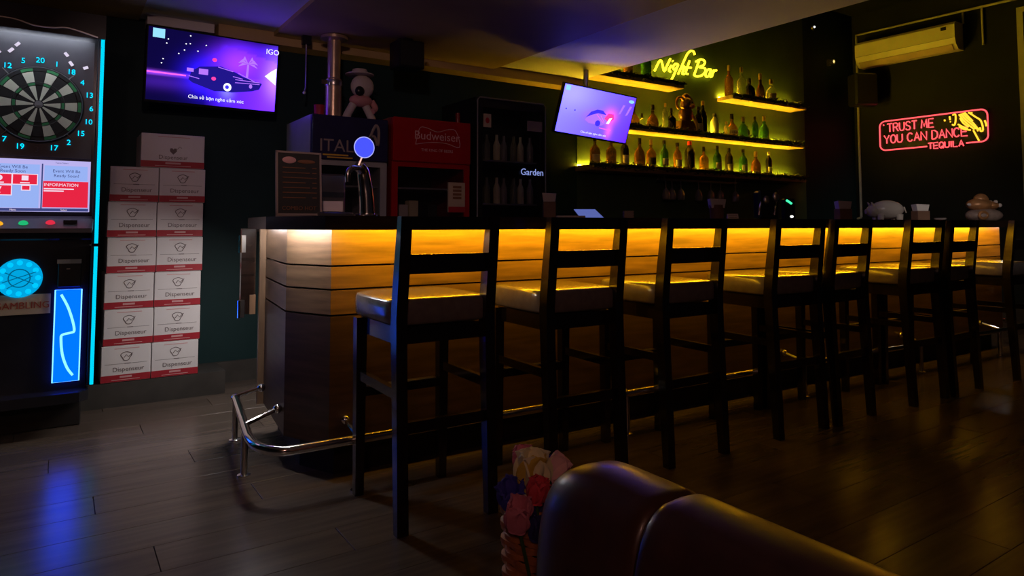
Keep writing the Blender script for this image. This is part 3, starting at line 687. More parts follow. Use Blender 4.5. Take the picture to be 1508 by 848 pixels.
def pic2(u, v):
    c = lerp((0.17, 0.16, 0.98), (0.085, 0.01, 0.75), 0.25 + 0.9 * (u - 0.35) - 0.25 * (v - 0.5))
    add = lambda a, k: tuple(x + y * k for x, y in zip(c, a))
    c = add((0.10, 0.12, 0.1), 0.9 * gauss(u, v, 0.1, 0.85, 0.35, 0.35))
    c = add((0.75, 0.02, 0.25), 0.8 * gauss(u, v, 0.70, 0.50, 0.09, 0.16))
    c = add((0.55, 0.05, 0.25), 0.7 * gauss(u, v, 0.72, 0.18, 0.05, 0.16))
    c = add((0.10, -0.06, -0.1), 0.8 * gauss(u, v, 0.48, 0.44, 0.14, 0.12))
    return (max(0, min(1, c[0])) * .46, max(0, min(1, c[1])) * .40, max(0, min(1, c[2])))
T2, S2, W2, H2 = tv('smaller tilted television with a pink car, in front of the bottle shelves', (3.833, 4.425, 2.022), -0.17, 0.306, -0.098, 0.72, pic2)
P2 = ON(W2, H2)
shape(rect(0.02, 0.88, 0.08, 0.98), 'tv_cyan', S2, P2); shape(disc(0.945, 0.90, 0.04, 0.9, 12), 'tv_cyan', S2, P2)
shape([(0.36, 0.34), (0.40, 0.46), (0.52, 0.52), (0.64, 0.50), (0.68, 0.36), (0.60, 0.28), (0.42, 0.29)], 'tv_violet', S2, P2, 'picture_car', 0.0010)
shape(disc(0.545, 0.315, 0.036, 1.8), 'tv_blue', S2, P2, 'picture_wheel', 0.0016)
shape([(0.66, 0.34), (0.69, 0.46), (0.73, 0.48), (0.70, 0.34)], 'tv_white', S2, P2, 'picture_light', 0.0016)
for a, b in (((0.56, 0.49), (0.63, 0.36)), ((0.50, 0.50), (0.62, 0.34)), ((0.60, 0.50), (0.66, 0.52))): shape([a, b, (b[0] + .008, b[1]), (a[0] + .008, a[1])], 'tv_pink', S2, P2, 'picture_line', 0.0014)
shape([(0.58, 0.235), (0.75, 0.22), (0.75, 0.20), (0.58, 0.215)], 'tv_pink', S2, P2, 'picture_glow_line', 0.0016)
shape([(0.37, 0.40), (0.42, 0.53), (0.50, 0.60), (0.58, 0.60), (0.64, 0.52), (0.52, 0.53), (0.44, 0.47)], 'tv_blue', S2, P2, 'picture_car_roof', 0.0012)
shape([(0.62, 0.44), (0.66, 0.56), (0.74, 0.57), (0.76, 0.46), (0.70, 0.36)], 'tv_red', S2, P2, 'picture_car_tail', 0.0013)
for q in ((0.20, 0.50), (0.08, 0.50)): shape(disc(*q, 0.009, 1.7, 10), 'tv_blue', S2, P2, 'picture_dot', 0.0014)
for u0 in (0.80, 0.90): shape([(u0, 0.58), (u0 + .03, 0.60), (u0 + .07, 0.80), (u0 + .04, 0.80)], 'tv_violet', S2, P2, 'picture_shape', 0.0014)
text('picture_caption', 'Chia sẻ bạn nghe cảm xúc', 0.024, 'tv_white', S2, (P2(0.52, 0)[0], -0.002, P2(0, 0.06)[1]), ext=0.0004)
B(-0.12, 0.12, 0.045, 0.08, -0.10, 0.14).build('bracket', 'black_plastic', T2)
MB().tube([T2.matrix_basis.inverted() @ Vector(p) for p in ((3.80, 4.52, 2.42), (3.80, 4.53, 2.12))], 0.022, 10).build('ceiling_pole', 'steel', T2, True)

# ---------------------------------------------------------------- coolers behind the bar
def cooler(name, label, x0, x1, z1, zh, shell, shell2, header):
    t = thing(name, label, 'cooler', ((x0 + x1) / 2, 4.30, 0)); w_ = x1 - x0; a = w_ / 2
    # open box shell
    B(-a, -a + 0.045, 0.02, 0.56, 0.04, z1).build('side_wall', shell2, t); B(a - 0.045, a, 0.02, 0.56, 0.04, z1).build('side_wall', shell2, t)
    B(-a + 0.045, a - 0.045, 0.52, 0.56, 0.04, z1).build('back_panel', 'black_plastic', t)
    B(-a + 0.045, a - 0.045, 0.02, 0.52, z1 - 0.04, z1).build('roof', shell2, t); B(-a + 0.045, a - 0.045, 0.02, 0.52, 0.04, 0.14).build('floor_pan', 'black_plastic', t)
    for sx in (-1, 1):
        for yy in (0.08, 0.5): MB().lathe([(0.02, 0), (0.02, 0.04)], 10, (sx * (a - 0.06), yy, 0)).build('foot', 'black_plastic', t)
    d = B(-a, -a + 0.045, 0.0, 0.022, 0.14, zh).build('door', shell, t)
    B(a - 0.045, a, 0.0, 0.022, 0.14, zh).build('door_stile', shell, d); B(-a + 0.045, a - 0.045, 0, 0.022, 0.14, 0.20).build('door_rail', shell, d); B(-a + 0.045, a - 0.045, 0, 0.022, zh - 0.035, zh).build('door_rail', shell, d)
    B(-a + 0.045, a - 0.045, 0.008, 0.014, 0.20, zh - 0.035).build('door_glass', 'door_glass', d)
    for z in (0.50, 0.82, 1.10, 1.32) if zh < 1.6 else (0.45, 0.80, 1.22, 1.55):
        B(-a + 0.046, a - 0.046, 0.05, 0.50, z, z + 0.012).build('shelf', 'grey_plastic', t)
    if header: MB().cbox(-a, a, -0.02, 0.02, zh, z1, 0.006).build('header', header, t)
    return t, a
red, ra = cooler('beer_cooler', 'red enamel beer cooler with white script lettering on its header', 1.887, 2.50, 1.812, 1.507, 'red_enamel', 'red_dark', 'red_enamel')
text('header_lettering', 'Budweiser', 0.085, 'carton_pink', red, (0.03, -0.021, 1.668)).rotation_euler = (PI / 2, 0, 0)
MB().tube(sm([(-0.14, -0.022, 1.630), (-0.11, -0.022, 1.742), (-0.06, -0.022, 1.752), (0.03, -0.022, 1.728), (0.12, -0.022, 1.752), (0.18, -0.022, 1.742), (0.21, -0.022, 1.630), (0.10, -0.022, 1.650), (-0.02, -0.022, 1.650), (-0.14, -0.022, 1.630)], 4), 0.0025, 5).build('header_bow_line', 'carton_pink', red)
text('header_motto', 'THE KING OF BEERS', 0.028, 'carton_pink', red, (0.03, -0.021, 1.585))
B(0.13, 0.265, -0.006, 0.0075, 1.16, 1.375).build('price_notice', 'plate_tan', red)
for k in range(4): B(0.165, 0.235, -0.0075, -0.006, 1.255 + k * 0.026, 1.272 + k * 0.026).build('notice_line', 'brown_print', red)
B(0.13, 0.265, -0.0075, -0.006, 1.16, 1.20).build('notice_foot', 'carton_red', red)
MB().tube([(0.262, 0.1, 1.812), (0.262, 0.1, 1.90)], 0.018, 10).build('vent_pipe', 'red_dark', red, True)
for k, (x, h_) in enumerate(((-0.16, 0.10), (-0.08, 0.13), (0.0, 0.12), (0.07, 0.10))):
    tag(MB().cbox(1.887 + ra + x - 0.035, 1.887 + ra + x + 0.035, 4.42, 4.50, 1.113, 1.113 + h_, 0.004).build('drink_carton', ('print_white', 'label_cream', 'black_plastic', 'label_black')[k]),
        '%s drink carton inside the red cooler' % ('leftmost whitish', 'cream', 'black', 'rightmost dark')[k], 'carton', 'packs in the red cooler')
blu, ba = cooler('beer_cooler', 'grey beer cooler with navy header panel beside the menu', 1.330, 1.850, 1.780, 1.492, 'cooler_grey', 'cooler_grey', 'navy_panel')
text('header_lettering', 'ITALI', 0.115, 'grey_print', blu, (-0.085, -0.021, 1.545))
B(-0.19, -0.02, -0.0225, -0.02, 1.518, 1.527).build('header_stripe', 'yellow_print', blu); B(-0.16, 0.01, -0.0225, -0.02, 1.502, 1.510).build('header_stripe', 'yellow_print', blu)
MB().tube(sm([(0.12, -0.022, 1.62), (0.14, -0.022, 1.68), (0.17, -0.022, 1.735), (0.19, -0.022, 1.70), (0.185, -0.022, 1.60), (0.16, -0.022, 1.66), (0.12, -0.022, 1.65)], 5), 0.010, 6).build('header_emblem', 'grey_print', blu)
blk, ka = cooler('display_fridge', 'tall black glass-door display fridge with two stickers', 2.565, 3.19, 2.025, 1.985, 'black_plastic', 'black_plastic', None)
MB().tube([(-ka, -0.004, 0.15), (-ka, -0.004, 2.0), (-ka + 0.02, -0.004, 2.02), (ka - 0.02, -0.004, 2.02), (ka, -0.004, 2.0), (ka, -0.004, 0.15)], 0.006, 6).build('door_trim', 'grey_plastic', blk)
B(-ka + 0.055, -ka + 0.12, -0.002, 0.007, 1.80, 1.90).build('sticker', 'plate_tan', blk); B(ka - 0.17, ka - 0.03, -0.002, 0.007, 1.80, 1.88).build('sticker', 'grey_print', blk)
MB().ball((-ka + 0.087, -0.003, 1.85), (0.018, 0.002, 0.022), 10, 6).build('sticker_mark', 'carton_red', blk)
B(-ka + 0.08, ka - 0.08, 0.035, 0.045, 1.962, 1.970).build('interior_fill', 'fridge_fill', blk)  # hidden strip added to brighten the fridge interior
text('door_reflection', 'Garden', 0.072, 'reflection_blue', blk, (0.185, -0.002, 1.455), ext=0.001)  # glowing text stands in for a sign reflected in the glass
fb = []
for z, n, h_ in ((1.232, 7, 0.20), (1.562, 7, 0.20)):
    for k in range(n):
        x = 2.565 + ka - 0.235 + 0.47 * k / (n - 1)
        o = MB().lathe([(0.026, 0), (0.028, 0.01), (0.028, h_ * .6), (0.012, h_ * .8), (0.012, h_)], 12).build('beer_bottle', ('glass_dim', 'b_clear', 'label_cream')[k % 3], None, True, (x, 4.40 + 0.02 * (k % 2), z))
        tag(o, '%s pale bottle from the left on the %s shelf of the black display fridge' % (('first', 'second', 'third', 'fourth', 'fifth', 'sixth', 'seventh')[k], 'lower' if z < 1.4 else 'upper'), 'bottle', 'bottles on the %s fridge shelf' % ('lower' if z < 1.4 else 'upper'))

# things on top of the grey cooler
cp = thing('pipe_column', 'tan metal pipe with clamp rising from the cooler to the ceiling', 'pipe', (1.575, 4.60, 1.78))
MB().lathe([(0.058, 0), (0.056, 0.30), (0.045, 0.31), (0.045, 0.60), (0.045, 0.61)], 20).build('tube', 'tan_pole', cp, True)
MB().lathe([(0.062, 0.255), (0.064, 0.265), (0.064, 0.285), (0.062, 0.295)], 20).build('clamp', 'steel', cp, True)
MB().bar((-0.095, -0.02, 0.275), (-0.05, -0.02, 0.275), 0.018, 0.03).build('clamp_screw', 'chrome', cp)
MB().lathe([(0.055, 0.575), (0.095, 0.585), (0.095, 0.605), (0.05, 0.61)], 20).build('ceiling_flange', 'tan_pole', cp, True)
rc = MB().lathe([(0.030, 0), (0.036, 0.10), (0.038, 0.105), (0.032, 0.105), (0.027, 0.01)], 14).build('paper_cup', 'carton_red', None, True, (1.46, 4.55, 1.78)); tag(rc, 'small red cup on top of the grey cooler', 'cup')
fg = thing('toy_figure', 'white toy figure standing with spread legs on the grey cooler', 'figure', (1.745, 4.55, 1.78))
for s_ in (-1, 1): MB().tube(sm([(s_ * 0.105, -0.01, 0.0), (s_ * 0.085, 0, 0.06), (s_ * 0.045, 0, 0.135)], 4), [0.03] * 4 + [0.028] * 5, 10).build('leg', 'toy_white', fg, True)
MB().ball((0.01, 0, 0.165), (0.085, 0.055, 0.045)).build('torso', 'toy_pink', fg, True)
hd = MB().ball((0.02, 0.0, 0.265), (0.085, 0.06, 0.085)).build('head', 'toy_white', fg, True)
MB().ball((-0.015, -0.045, 0.225), (0.035, 0.025, 0.035)).build('muzzle', 'black_plastic', hd, True)
MB().lathe([(0.10, 0.345), (0.10, 0.352), (0.06, 0.36), (0.05, 0.385), (0.0, 0.39)], 18).build('hat', 'toy_white', hd, True)
MB().tube(sm([(0.09, 0, 0.17), (0.115, -0.01, 0.12), (0.085, -0.03, 0.09)], 4), 0.022, 8).build('arm', 'toy_pink', fg, True)
hk = thing('hanging_rod', 'thin steel rod with white tip hanging right of the large television', 'rod', (1.41, 4.70, 2.335))
MB().tube([(0, 0, 0), (0, 0, -0.31), (-0.015, -0.02, -0.345)], 0.006, 8).build('rod', 'steel', hk, True)
MB().ball((-0.015, -0.02, -0.35), 0.011, 10, 6).build('tip', 'white_plastic', hk, True)
B(-0.03, 0.03, -0.02, 0.02, -0.005, 0.058).build('ceiling_mount', 'black_plastic', hk)
sp = thing('speaker_box', 'small black speaker box hanging under the tan ceiling panel', 'speaker', (2.03, 4.30, 2.17))
MB().cbox(-0.10, 0.10, 0, 0.16, 0, 0.195, 0.006).build('cabinet', 'black_plastic', sp)
B(-0.088, 0.088, -0.006, 0, 0.012, 0.183).build('grille', 'board_black', sp); B(-0.03, 0.03, 0.05, 0.11, 0.195, 0.220).build('mount', 'black_plastic', sp)

# ---------------------------------------------------------------- bottle shelves
YS = 4.775
SH = {'lower': (4.06, 7.42, 1.575, 1.628), 'middle': (4.20, 7.40, 1.985, 2.025), 'upper right': (6.10, 7.46, 2.450, 2.492), 'upper left': (4.10, 5.33, 2.470, 2.520)}
for nm, (a, b, z0, z1) in SH.items():
    t = thing('wall_shelf', '%s wooden bottle shelf with yellow light strip' % nm, 'shelf', (a, YS, z0), group='bottle shelves')
    MB().cbox(0, b - a, 0, YB - YS, 0, z1 - z0, 0.003).build('board', 'shelf_wood', t)
    B(0.02, b - a - 0.02, YB - YS - 0.022, YB - YS - 0.010, z1 - z0, z1 - z0 + 0.008).build('led_strip', 'led_shelf', t)
    # leafy garland along the front edge
    g = MB(); n = int((b - a) * 260)
    for k in range(n):
        x = random.uniform(0, b - a); p = Vector((x, random.gauss(0.0, 0.018), z1 - z0 + random.uniform(-0.030, 0.032)))
        d = Vector((random.uniform(-1, 1), random.uniform(-1, 0.5), random.uniform(-0.6, 1))).normalized(); s_ = d.orthogonal().normalized(); L = random.uniform(0.020, 0.042)
        g.add([p - d * L * .3, p + s_ * L * .3 + d * L * .2, p + d * L, p - s_ * L * .3 + d * L * .2], [(0, 1, 2, 3)])
    g.tube([(x_, 0.0, z1 - z0 + 0.004 + 0.004 * math.sin(x_ * 31)) for x_ in [(b - a) * i / 40 for i in range(41)]], 0.017, 6)
    o = g.build('garland', 'garland_leaf', None, False, (a, YS, z0)); tag(o, 'dark leafy garland along the front of the %s bottle shelf' % nm, 'garland', kind='stuff')
# bottles
PROF = {
 'whisky': [(.82, 0), (.95, .01), (1, .03), (1, .52), (.92, .60), (.50, .70), (.30, .74), (.28, .90), (.32, .905)],
 'wine': [(.80, 0), (.98, .01), (1, .03), (1, .58), (.85, .68), (.42, .78), (.34, .82), (.34, .95), (.38, .955)],
 'round': [(.60, 0), (.75, .01), (.95, .12), (1, .26), (.92, .42), (.60, .58), (.30, .66), (.26, .86), (.30, .865)],
 'tall': [(.90, 0), (1, .01), (1, .66), (.80, .76), (.42, .84), (.36, .87), (.36, .95), (.40, .955)],
 'flask': [(.95, 0), (1, .02), (1, .40), (.90, .55), (.55, .68), (.30, .74), (.30, .88), (.34, .885)]}
BM = {}
def bottle(nm_shelf, px, kind, h_, r_, glass_, cap, lab, label):
    z = SH[nm_shelf][3]; X = at('Y', 4.885, px, 331).x
    t = thing('liquor_bottle', label, 'bottle', (X, 4.885 + random.uniform(-0.02, 0.02), z), 0, 'bottles on the %s shelf' % nm_shelf)
    key = (kind, h_, r_)
    pr_ = [(a * r_, b * h_) for a, b in PROF[kind]]
    MB().lathe(pr_, 18).build('glass_body', glass_, t, True)
    zt = pr_[-1][1]; rt = pr_[-1][0]
    MB().lathe([(rt * 1.08, zt - 0.015), (rt * 1.12, zt + 0.01), (rt * 1.05, h_ * 1.04), (rt * .5, h_ * 1.05)], 12).build('cap', cap, t, True)
    if lab:
        zs = (0.14 * h_, 0.40 * h_)
        rr = r_ * (1.0 if kind != 'round' else 0.97) + 0.0012
        if kind == 'round': zs = (0.18 * h_, 0.36 * h_)
        n = 10; b = MB()
        vs = [(rr * math.sin(a), -rr * math.cos(a), z_) for z_ in zs for a in [-1.2 + 2.4 * k / n for k in range(n + 1)]]
        vs2 = [((rr - .001) * math.sin(a), -(rr - .001) * math.cos(a), z_) for z_ in zs for a in [-1.2 + 2.4 * k / n for k in range(n + 1)]]
        b.add(vs + vs2, [(k, k + 1, n + 2 + k, n + 1 + k) for k in range(n)] + [(2 * n + 2 + k + 1, 2 * n + 2 + k, 3 * n + 3 + k, 3 * n + 4 + k) for k in range(n)])
        b.build('paper_label', lab, t, True)
LOW = [(878, 'whisky', .27, .050, 'b_brown', 'cap_black', 'label_cream', 'broad brown bottle at the left end of the lower shelf, behind the television corner'),
 (899, 'whisky', .27, .050, 'b_brown', 'cap_gold', None, 'second brown bottle from the left on the lower shelf'),
 (920, 'wine', .30, .042, 'b_dark', 'cap_black', 'label_cream', 'dark wine bottle third from the left on the lower shelf'),
 (941, 'flask', .29, .055, 'b_brown', 'cap_black', None, 'round-shouldered brown bottle fourth from the left on the lower shelf'),
 (960, 'whisky', .29, .050, 'b_amber', 'cap_gold', 'label_black', 'amber bottle fifth from the left on the lower shelf'),
 (978, 'wine', .29, .042, 'b_green', 'cap_black', 'label_cream', 'green bottle with cream label sixth on the lower shelf'),
 (998, 'wine', .28, .044, 'b_amber', 'cap_black', 'label_cream', 'amber wine-shaped bottle left of the red-capped one on the lower shelf'),
 (1018, 'tall', .31, .055, 'b_dark', 'cap_red', None, 'large dark bottle with red cap in the middle of the lower shelf'),
 (1039, 'whisky', .27, .050, 'b_amber', 'cap_black', None, 'amber bottle right of the red-capped one on the lower shelf'),
 (1057, 'wine', .29, .045, 'b_green', 'cap_black', 'label_cream', 'green bottle second right of the red-capped one on the lower shelf'),
 (1076, 'tall', .28, .045, 'b_dark', 'cap_black', 'label_cream', 'slim dark bottle fourth from the right on the lower shelf'),
 (1096, 'wine', .28, .047, 'b_green', 'cap_black', 'label_cream', 'green bottle third from the right on the lower shelf'),
 (1116, 'flask', .27, .055, 'b_brown', 'cap_gold', None, 'squat brown bottle second from the right on the lower shelf'),
 (1135, 'tall', .28, .036, 'b_dark', 'hat_cream', 'hat_cream', 'slim black bottle with white cap at the right end of the lower shelf')]
MID = [(936, 'round', .22, .062, 'b_amber', 'cap_black', None, 'round amber decanter left on the middle shelf beside the television'),
 (946, 'flask', .15, .035, 'b_clear', 'cap_black', None, 'small clear bottle right of the amber decanter on the middle shelf'),
 (963, 'round', .25, .060, 'b_brown', 'cap_black', None, 'brown decanter with black stopper on the middle shelf'),
 (981, 'tall', .28, .030, 'b_clear', 'cap_gold', None, 'slim clear bottle left of the copper figurine'),
 (991, 'whisky', .24, .050, 'b_dark', 'cap_black', None, 'black bottle directly left of the copper figurine'),
 (1029, 'wine', .29, .045, 'b_dark', 'cap_black', 'label_cream', 'black bottle directly right of the copper figurine'),
 (1038, 'wine', .36, .045, 'b_dark', 'cap_gold', None, 'tall dark wine bottle second right of the copper figurine'),
 (1057, 'tall', .25, .045, 'label_cream', 'label_black', None, 'cream bottle with black neck in the middle of the middle shelf'),
 (1073, 'tall', .18, .030, 'b_clear', 'cap_gold', None, 'short clear bottle left of the round amber one on the middle shelf'),
 (1082, 'round', .27, .070, 'b_amber', 'cap_black', 'label_cream', 'big round amber bottle on the right half of the middle shelf'),
 (1096, 'flask', .25, .055, 'b_green', 'cap_gold', None, 'green bottle with gold cap on the right half of the middle shelf'),
 (1105, 'tall', .16, .030, 'b_dark', 'cap_black', 'label_cream', 'small dark bottle with cream label on the middle shelf'),
 (1113, 'tall', .27, .036, 'b_green', 'cap_black', None, 'dim green bottle second from the right on the middle shelf'),
 (1127, 'flask', .29, .055, 'b_green', 'cap_gold', None, 'dim green bottle at the right end of the middle shelf')]
UPR = [(1077, 'whisky', .34, .048, 'b_amber', 'cap_gold', None, 'amber bottle at the left of the upper right shelf'),
 (1094, 'whisky', .34, .052, 'b_clear', 'cap_gold', None, 'clear bottle second on the upper right shelf'),
 (1108, 'flask', .24, .065, 'b_dark', 'cap_black', None, 'squat black bottle in the middle of the upper right shelf'),
 (1124, 'round', .32, .055, 'b_brown', 'cap_gold', None, 'brown bottle fourth on the upper right shelf'),
 (1138, 'flask', .27, .060, 'b_clear', 'cap_gold', 'label_cream', 'pale yellow bottle at the right of the upper right shelf')]
UPL = [(926, 'whisky', .22, .048, 'b_amber', 'cap_black', None, 'amber bottle on the upper left shelf half hidden by the ceiling'),
 (938, 'whisky', .24, .050, 'b_clear', 'cap_gold', None, 'clear bottle on the upper left shelf half hidden by the ceiling'),
 (954, 'tall', .26, .055, 'b_green', 'cap_black', None, 'green bottle at the right of the upper left shelf')]
for nm, L in (('lower', LOW), ('middle', MID), ('upper right', UPR), ('upper left', UPL)):
    for q in L: bottle(nm, *q)
# copper figurine on the middle shelf
X = at('Y', 4.88, 1011, 331).x
cf = thing('figurine', 'copper-coloured figurine with curled horn among the middle shelf bottles', 'figurine', (X, 4.885, 2.025))
MB().hexa([(-0.13, -0.06, 0), (0.14, -0.06, 0), (0.14, 0.06, 0), (-0.13, 0.06, 0)], [(-0.09, -0.05, 0.13), (0.09, -0.05, 0.13), (0.09, 0.05, 0.13), (-0.09, 0.05, 0.13)]).build('pedestal', 'copper', cf)
MB().ball((0.02, 0, 0.20), (0.095, 0.065, 0.085)).build('torso', 'copper', cf, True)
hd = MB().ball((0.02, -0.01, 0.31), (0.075, 0.06, 0.075)).build('head', 'copper', cf, True)
MB().ball((0.04, -0.06, 0.285), (0.040, 0.035, 0.028)).build('muzzle', 'copper', hd, True)
for s_ in (-1, 1): MB().ball((0.02 + s_ * 0.025, -0.063, 0.325), 0.011, 8, 6).build('eye', 'cap_black', hd, True)
MB().tube([(-0.085 + 0.060 * math.cos(t), -0.02, 0.31 + 0.065 * math.sin(t)) for t in [-0.9 + 5.2 * k / 20 for k in range(21)]], [0.020 - 0.0005 * k for k in range(21)], 9).build('horn', 'copper', cf, True)
MB().tube(sm([(-0.01, 0, 0.39), (0.03, 0, 0.41), (0.08, 0, 0.375), (0.125, -0.01, 0.30)], 5), 0.024, 9).build('raised_arm', 'copper', cf, True)
MB().tube(sm([(0.09, -0.03, 0.20), (0.12, -0.05, 0.12), (0.13, -0.05, 0.02)], 5), 0.017, 8).build('staff', 'cap_gold', cf, True)

# hanging glasses under the lower shelf
rk = thing('glass_rack', 'thin metal glass rack fixed under the lower bottle shelf', 'rack', (5.02, 4.80, 1.52))
for y_ in (0.0, 0.07): B(0, 1.15, y_, y_ + 0.012, 0, 0.012).build('rack_rail', 'steel', rk)
for x_ in (0.02, 1.12): B(x_, x_ + 0.012, 0, 0.082, 0.012, 0.055).build('hanger', 'steel', rk)
for k, px in enumerate((981, 990, 1003, 1029, 1047, 1061, 1083)):
    X = at('Y', 4.84, px, 290).x
    o = MB().lathe([(0.036, 0.0), (0.034, -0.004), (0.005, -0.010), (0.005, -0.09), (0.030, -0.12), (0.042, -0.17), (0.036, -0.21), (0.034, -0.21), (0.040, -0.17), (0.0, -0.115)], 16).build('wine_glass', 'glass_dim', None, True, (X, 4.841, 1.536))
    tag(o, 'wine glass hanging upside down from the rack, %s from the left' % ('first', 'second', 'third', 'fourth', 'fifth', 'sixth', 'seventh')[k], 'glass', 'hanging wine glasses')

# ---------------------------------------------------------------- neon signs
def nb(x, y): return at('Y', 4.955, 960 + x / 6.057, 60 + y / 6.057)
ns = thing('neon_sign', 'yellow neon script sign above the bottle shelves', 'neon sign', tuple(nb(300, 240)))
LET = [('N', [[(24, 268), (46, 222), (66, 184), (84, 180), (97, 225), (112, 270), (138, 215), (165, 160)]]),
 ('i', [[(172, 220), (152, 262), (168, 276)], [(184, 178), (188, 184)]]),
 ('g', [[(232, 212), (210, 206), (190, 230), (196, 254), (214, 250), (234, 214), (212, 268), (184, 330), (154, 382)]]),
 ('h', [[(382, 126), (372, 98), (345, 92), (318, 116), (290, 172), (258, 246), (234, 296)], [(244, 272), (270, 232), (288, 232), (280, 262), (272, 292), (288, 298)]]),
 ('t', [[(336, 178), (316, 238), (302, 284), (322, 298)], [(286, 238), (350, 240)]]),
 ('B', [[(420, 180), (398, 246), (376, 306)], [(392, 186), (440, 166), (472, 186), (462, 216), (424, 236), (468, 244), (478, 272), (446, 308), (400, 318), (376, 304)]]),
 ('a', [[(528, 258), (500, 258), (478, 290), (486, 320), (508, 312), (528, 264), (516, 308), (528, 324)]]),
 ('r', [[(552, 262), (534, 322)], [(540, 296), (556, 270), (576, 264)]])]
for ch, st in LET:
    b = MB()
    for s_ in st: b.tube(sm([nb(*p) - ns.location for p in s_], 5), 0.012, 8)
    b.build('letter_tube', 'neon_yellow', ns, True)

# sign on the right wall: local u runs to the viewer's right (-Y), v up
XS = XR - 0.035
c0, c1 = at('X', XS, 1297, 180), at('X', XS, 1457, 207)
SW, SHH = 1.235, 0.375
ts = thing('neon_sign', 'red neon sign in rounded frame with yellow figure on the right wall', 'neon sign', (XS, 4.645, 2.032))
def uv(u, v, d=0): return (-d, -u, v)
B(0.016, 0.020, -SW, 0.0, 0.0, SHH).build('backing_sheet', 'black_plastic', ts)
def rrect(u0, v0, u1, v1, r_):
    P = []
    for cx_, cy_, a0 in ((u1 - r_, v0 + r_, -PI / 2), (u1 - r_, v1 - r_, 0), (u0 + r_, v1 - r_, PI / 2), (u0 + r_, v0 + r_, PI)):
        P += [(cx_ + r_ * math.cos(a0 + PI / 2 * k / 6), cy_ + r_ * math.sin(a0 + PI / 2 * k / 6)) for k in range(7)]
    return P
fr_ = rrect(0, 0, SW, SHH, 0.07)
fr_ = [(1.005, 0.0)] + fr_ + [(0.57, 0.0)]
MB().tube([uv(*p) for p in fr_], 0.0085, 8).build('frame_tube', 'neon_red', ts, True)
GL = {'T': [[(0, 1), (1, 1)], [(.5, 1), (.5, 0)]], 'R': [[(0, 0), (0, 1), (.6, 1), (.9, .88), (.9, .65), (.6, .5), (0, .5)], [(.5, .5), (1, 0)]],
 'U': [[(0, 1), (0, .3), (.2, .05), (.5, 0), (.8, .05), (1, .3), (1, 1)]], 'S': [[(.95, .85), (.7, 1), (.3, 1), (.05, .82), (.15, .6), (.8, .42), (.95, .2), (.7, 0), (.3, 0), (.02, .15)]],
 'M': [[(0, 0), (.12, 1), (.5, .2), (.88, 1), (1, 0)]], 'E': [[(1, 1), (0, 1), (0, 0), (1, 0)], [(0, .5), (.85, .5)]],
 'Y': [[(0, 1), (.5, .48), (1, 1)], [(.5, .48), (.5, 0)]], 'O': [[(.5 + .5 * math.cos(2 * PI * k / 16), .5 + .5 * math.sin(2 * PI * k / 16)) for k in range(17)]],
 'C': [[(.5 + .52 * math.cos(t), .5 + .5 * math.sin(t)) for t in [0.7 + (2 * PI - 1.4) * k / 14 for k in range(15)]]],
 'A': [[(0, 0), (.5, 1), (1, 0)], [(.2, .36), (.8, .36)]], 'N': [[(0, 0), (0, 1), (1, 0), (1, 1)]],
 'D': [[(0, 0), (0, 1), (.5, 1), (.9, .78), (1, .5), (.9, .22), (.5, 0), (0, 0)]],
 'Q': [[(.5 + .5 * math.cos(2 * PI * k / 16), .5 + .5 * math.sin(2 * PI * k / 16)) for k in range(17)], [(.55, .3), (1, -.05)]],
 'I': [[(.5, 0), (.5, 1)]], 'L': [[(0, 1), (0, 0), (.9, 0)]], "'": [[(.3, 1), (.5, .85)]]}
def neon_line(s_, u0, v0, cw, gap, h_, space=0.5, par=ts, rad=0.0078):
    u = u0
    for ch in s_:
        if ch == ' ': u += cw * space + gap; continue
        wv = cw * (0.35 if ch in "I'" else 1.15 if ch == 'M' else 1)
        b = MB()
        for st in GL[ch]: b.tube([uv(u + p[0] * wv, v0 + p[1] * h_) for p in st], rad, 7)
        b.build('letter_tube', 'neon_red', par, True); u += wv + gap
    return u
neon_line("'", 0.045, 0.240, 0.05, 0.01, 0.095)
neon_line('TRUST ME', 0.10, 0.232, 0.058, 0.0175, 0.104, 0.30)
neon_line('YOU CAN DANCE', 0.055, 0.085, 0.064, 0.0170, 0.104, 0.45)
neon_line('TEQUILA', 0.585, -0.032, 0.050, 0.0125, 0.070)
ts_y = [[(0.945, .345), (0.99, .27), (1.05, .20), (1.10, .15)], [(0.965, .35), (1.01, .28), (1.07, .215), (1.125, .15)], [(0.985, .355), (1.03, .29), (1.09, .225), (1.14, .145)], [(1.005, .36), (1.05, .295), (1.085, .25)], [(0.93, .23), (0.97, .20), (1.03, .165)], [(0.94, .20), (0.99, .165), (1.06, .145)], [(0.955, .30), (0.985, .24), (1.04, .185)],
 [(1.045, .355), (1.075, .33), (1.12, .29), (1.165, .25), (1.185, .19), (1.19, .13)], [(1.09, .14), (1.115, .08), (1.145, .01)], [(1.13, .125), (1.16, .16), (1.165, .12), (1.19, .125)], [(1.21, .24), (1.222, .20), (1.225, .17)],
 [(0.875, .345), (0.905, .35), (0.905, .27), (0.89, .225), (0.868, .235)], [(0.842, .335), (0.846, .29)], [(0.845, .272), (0.852, .268)], [(0.785, .305), (0.788, .285)], [(1.06, .345), (1.085, .345)]]
b = MB()
for s_ in ts_y: b.tube([uv(p[0], p[1], 0.012) for p in sm([(q[0], q[1], 0) for q in s_], 4)], 0.0095, 7)
b.build('figure_tube', 'neon_amber', ts, True)

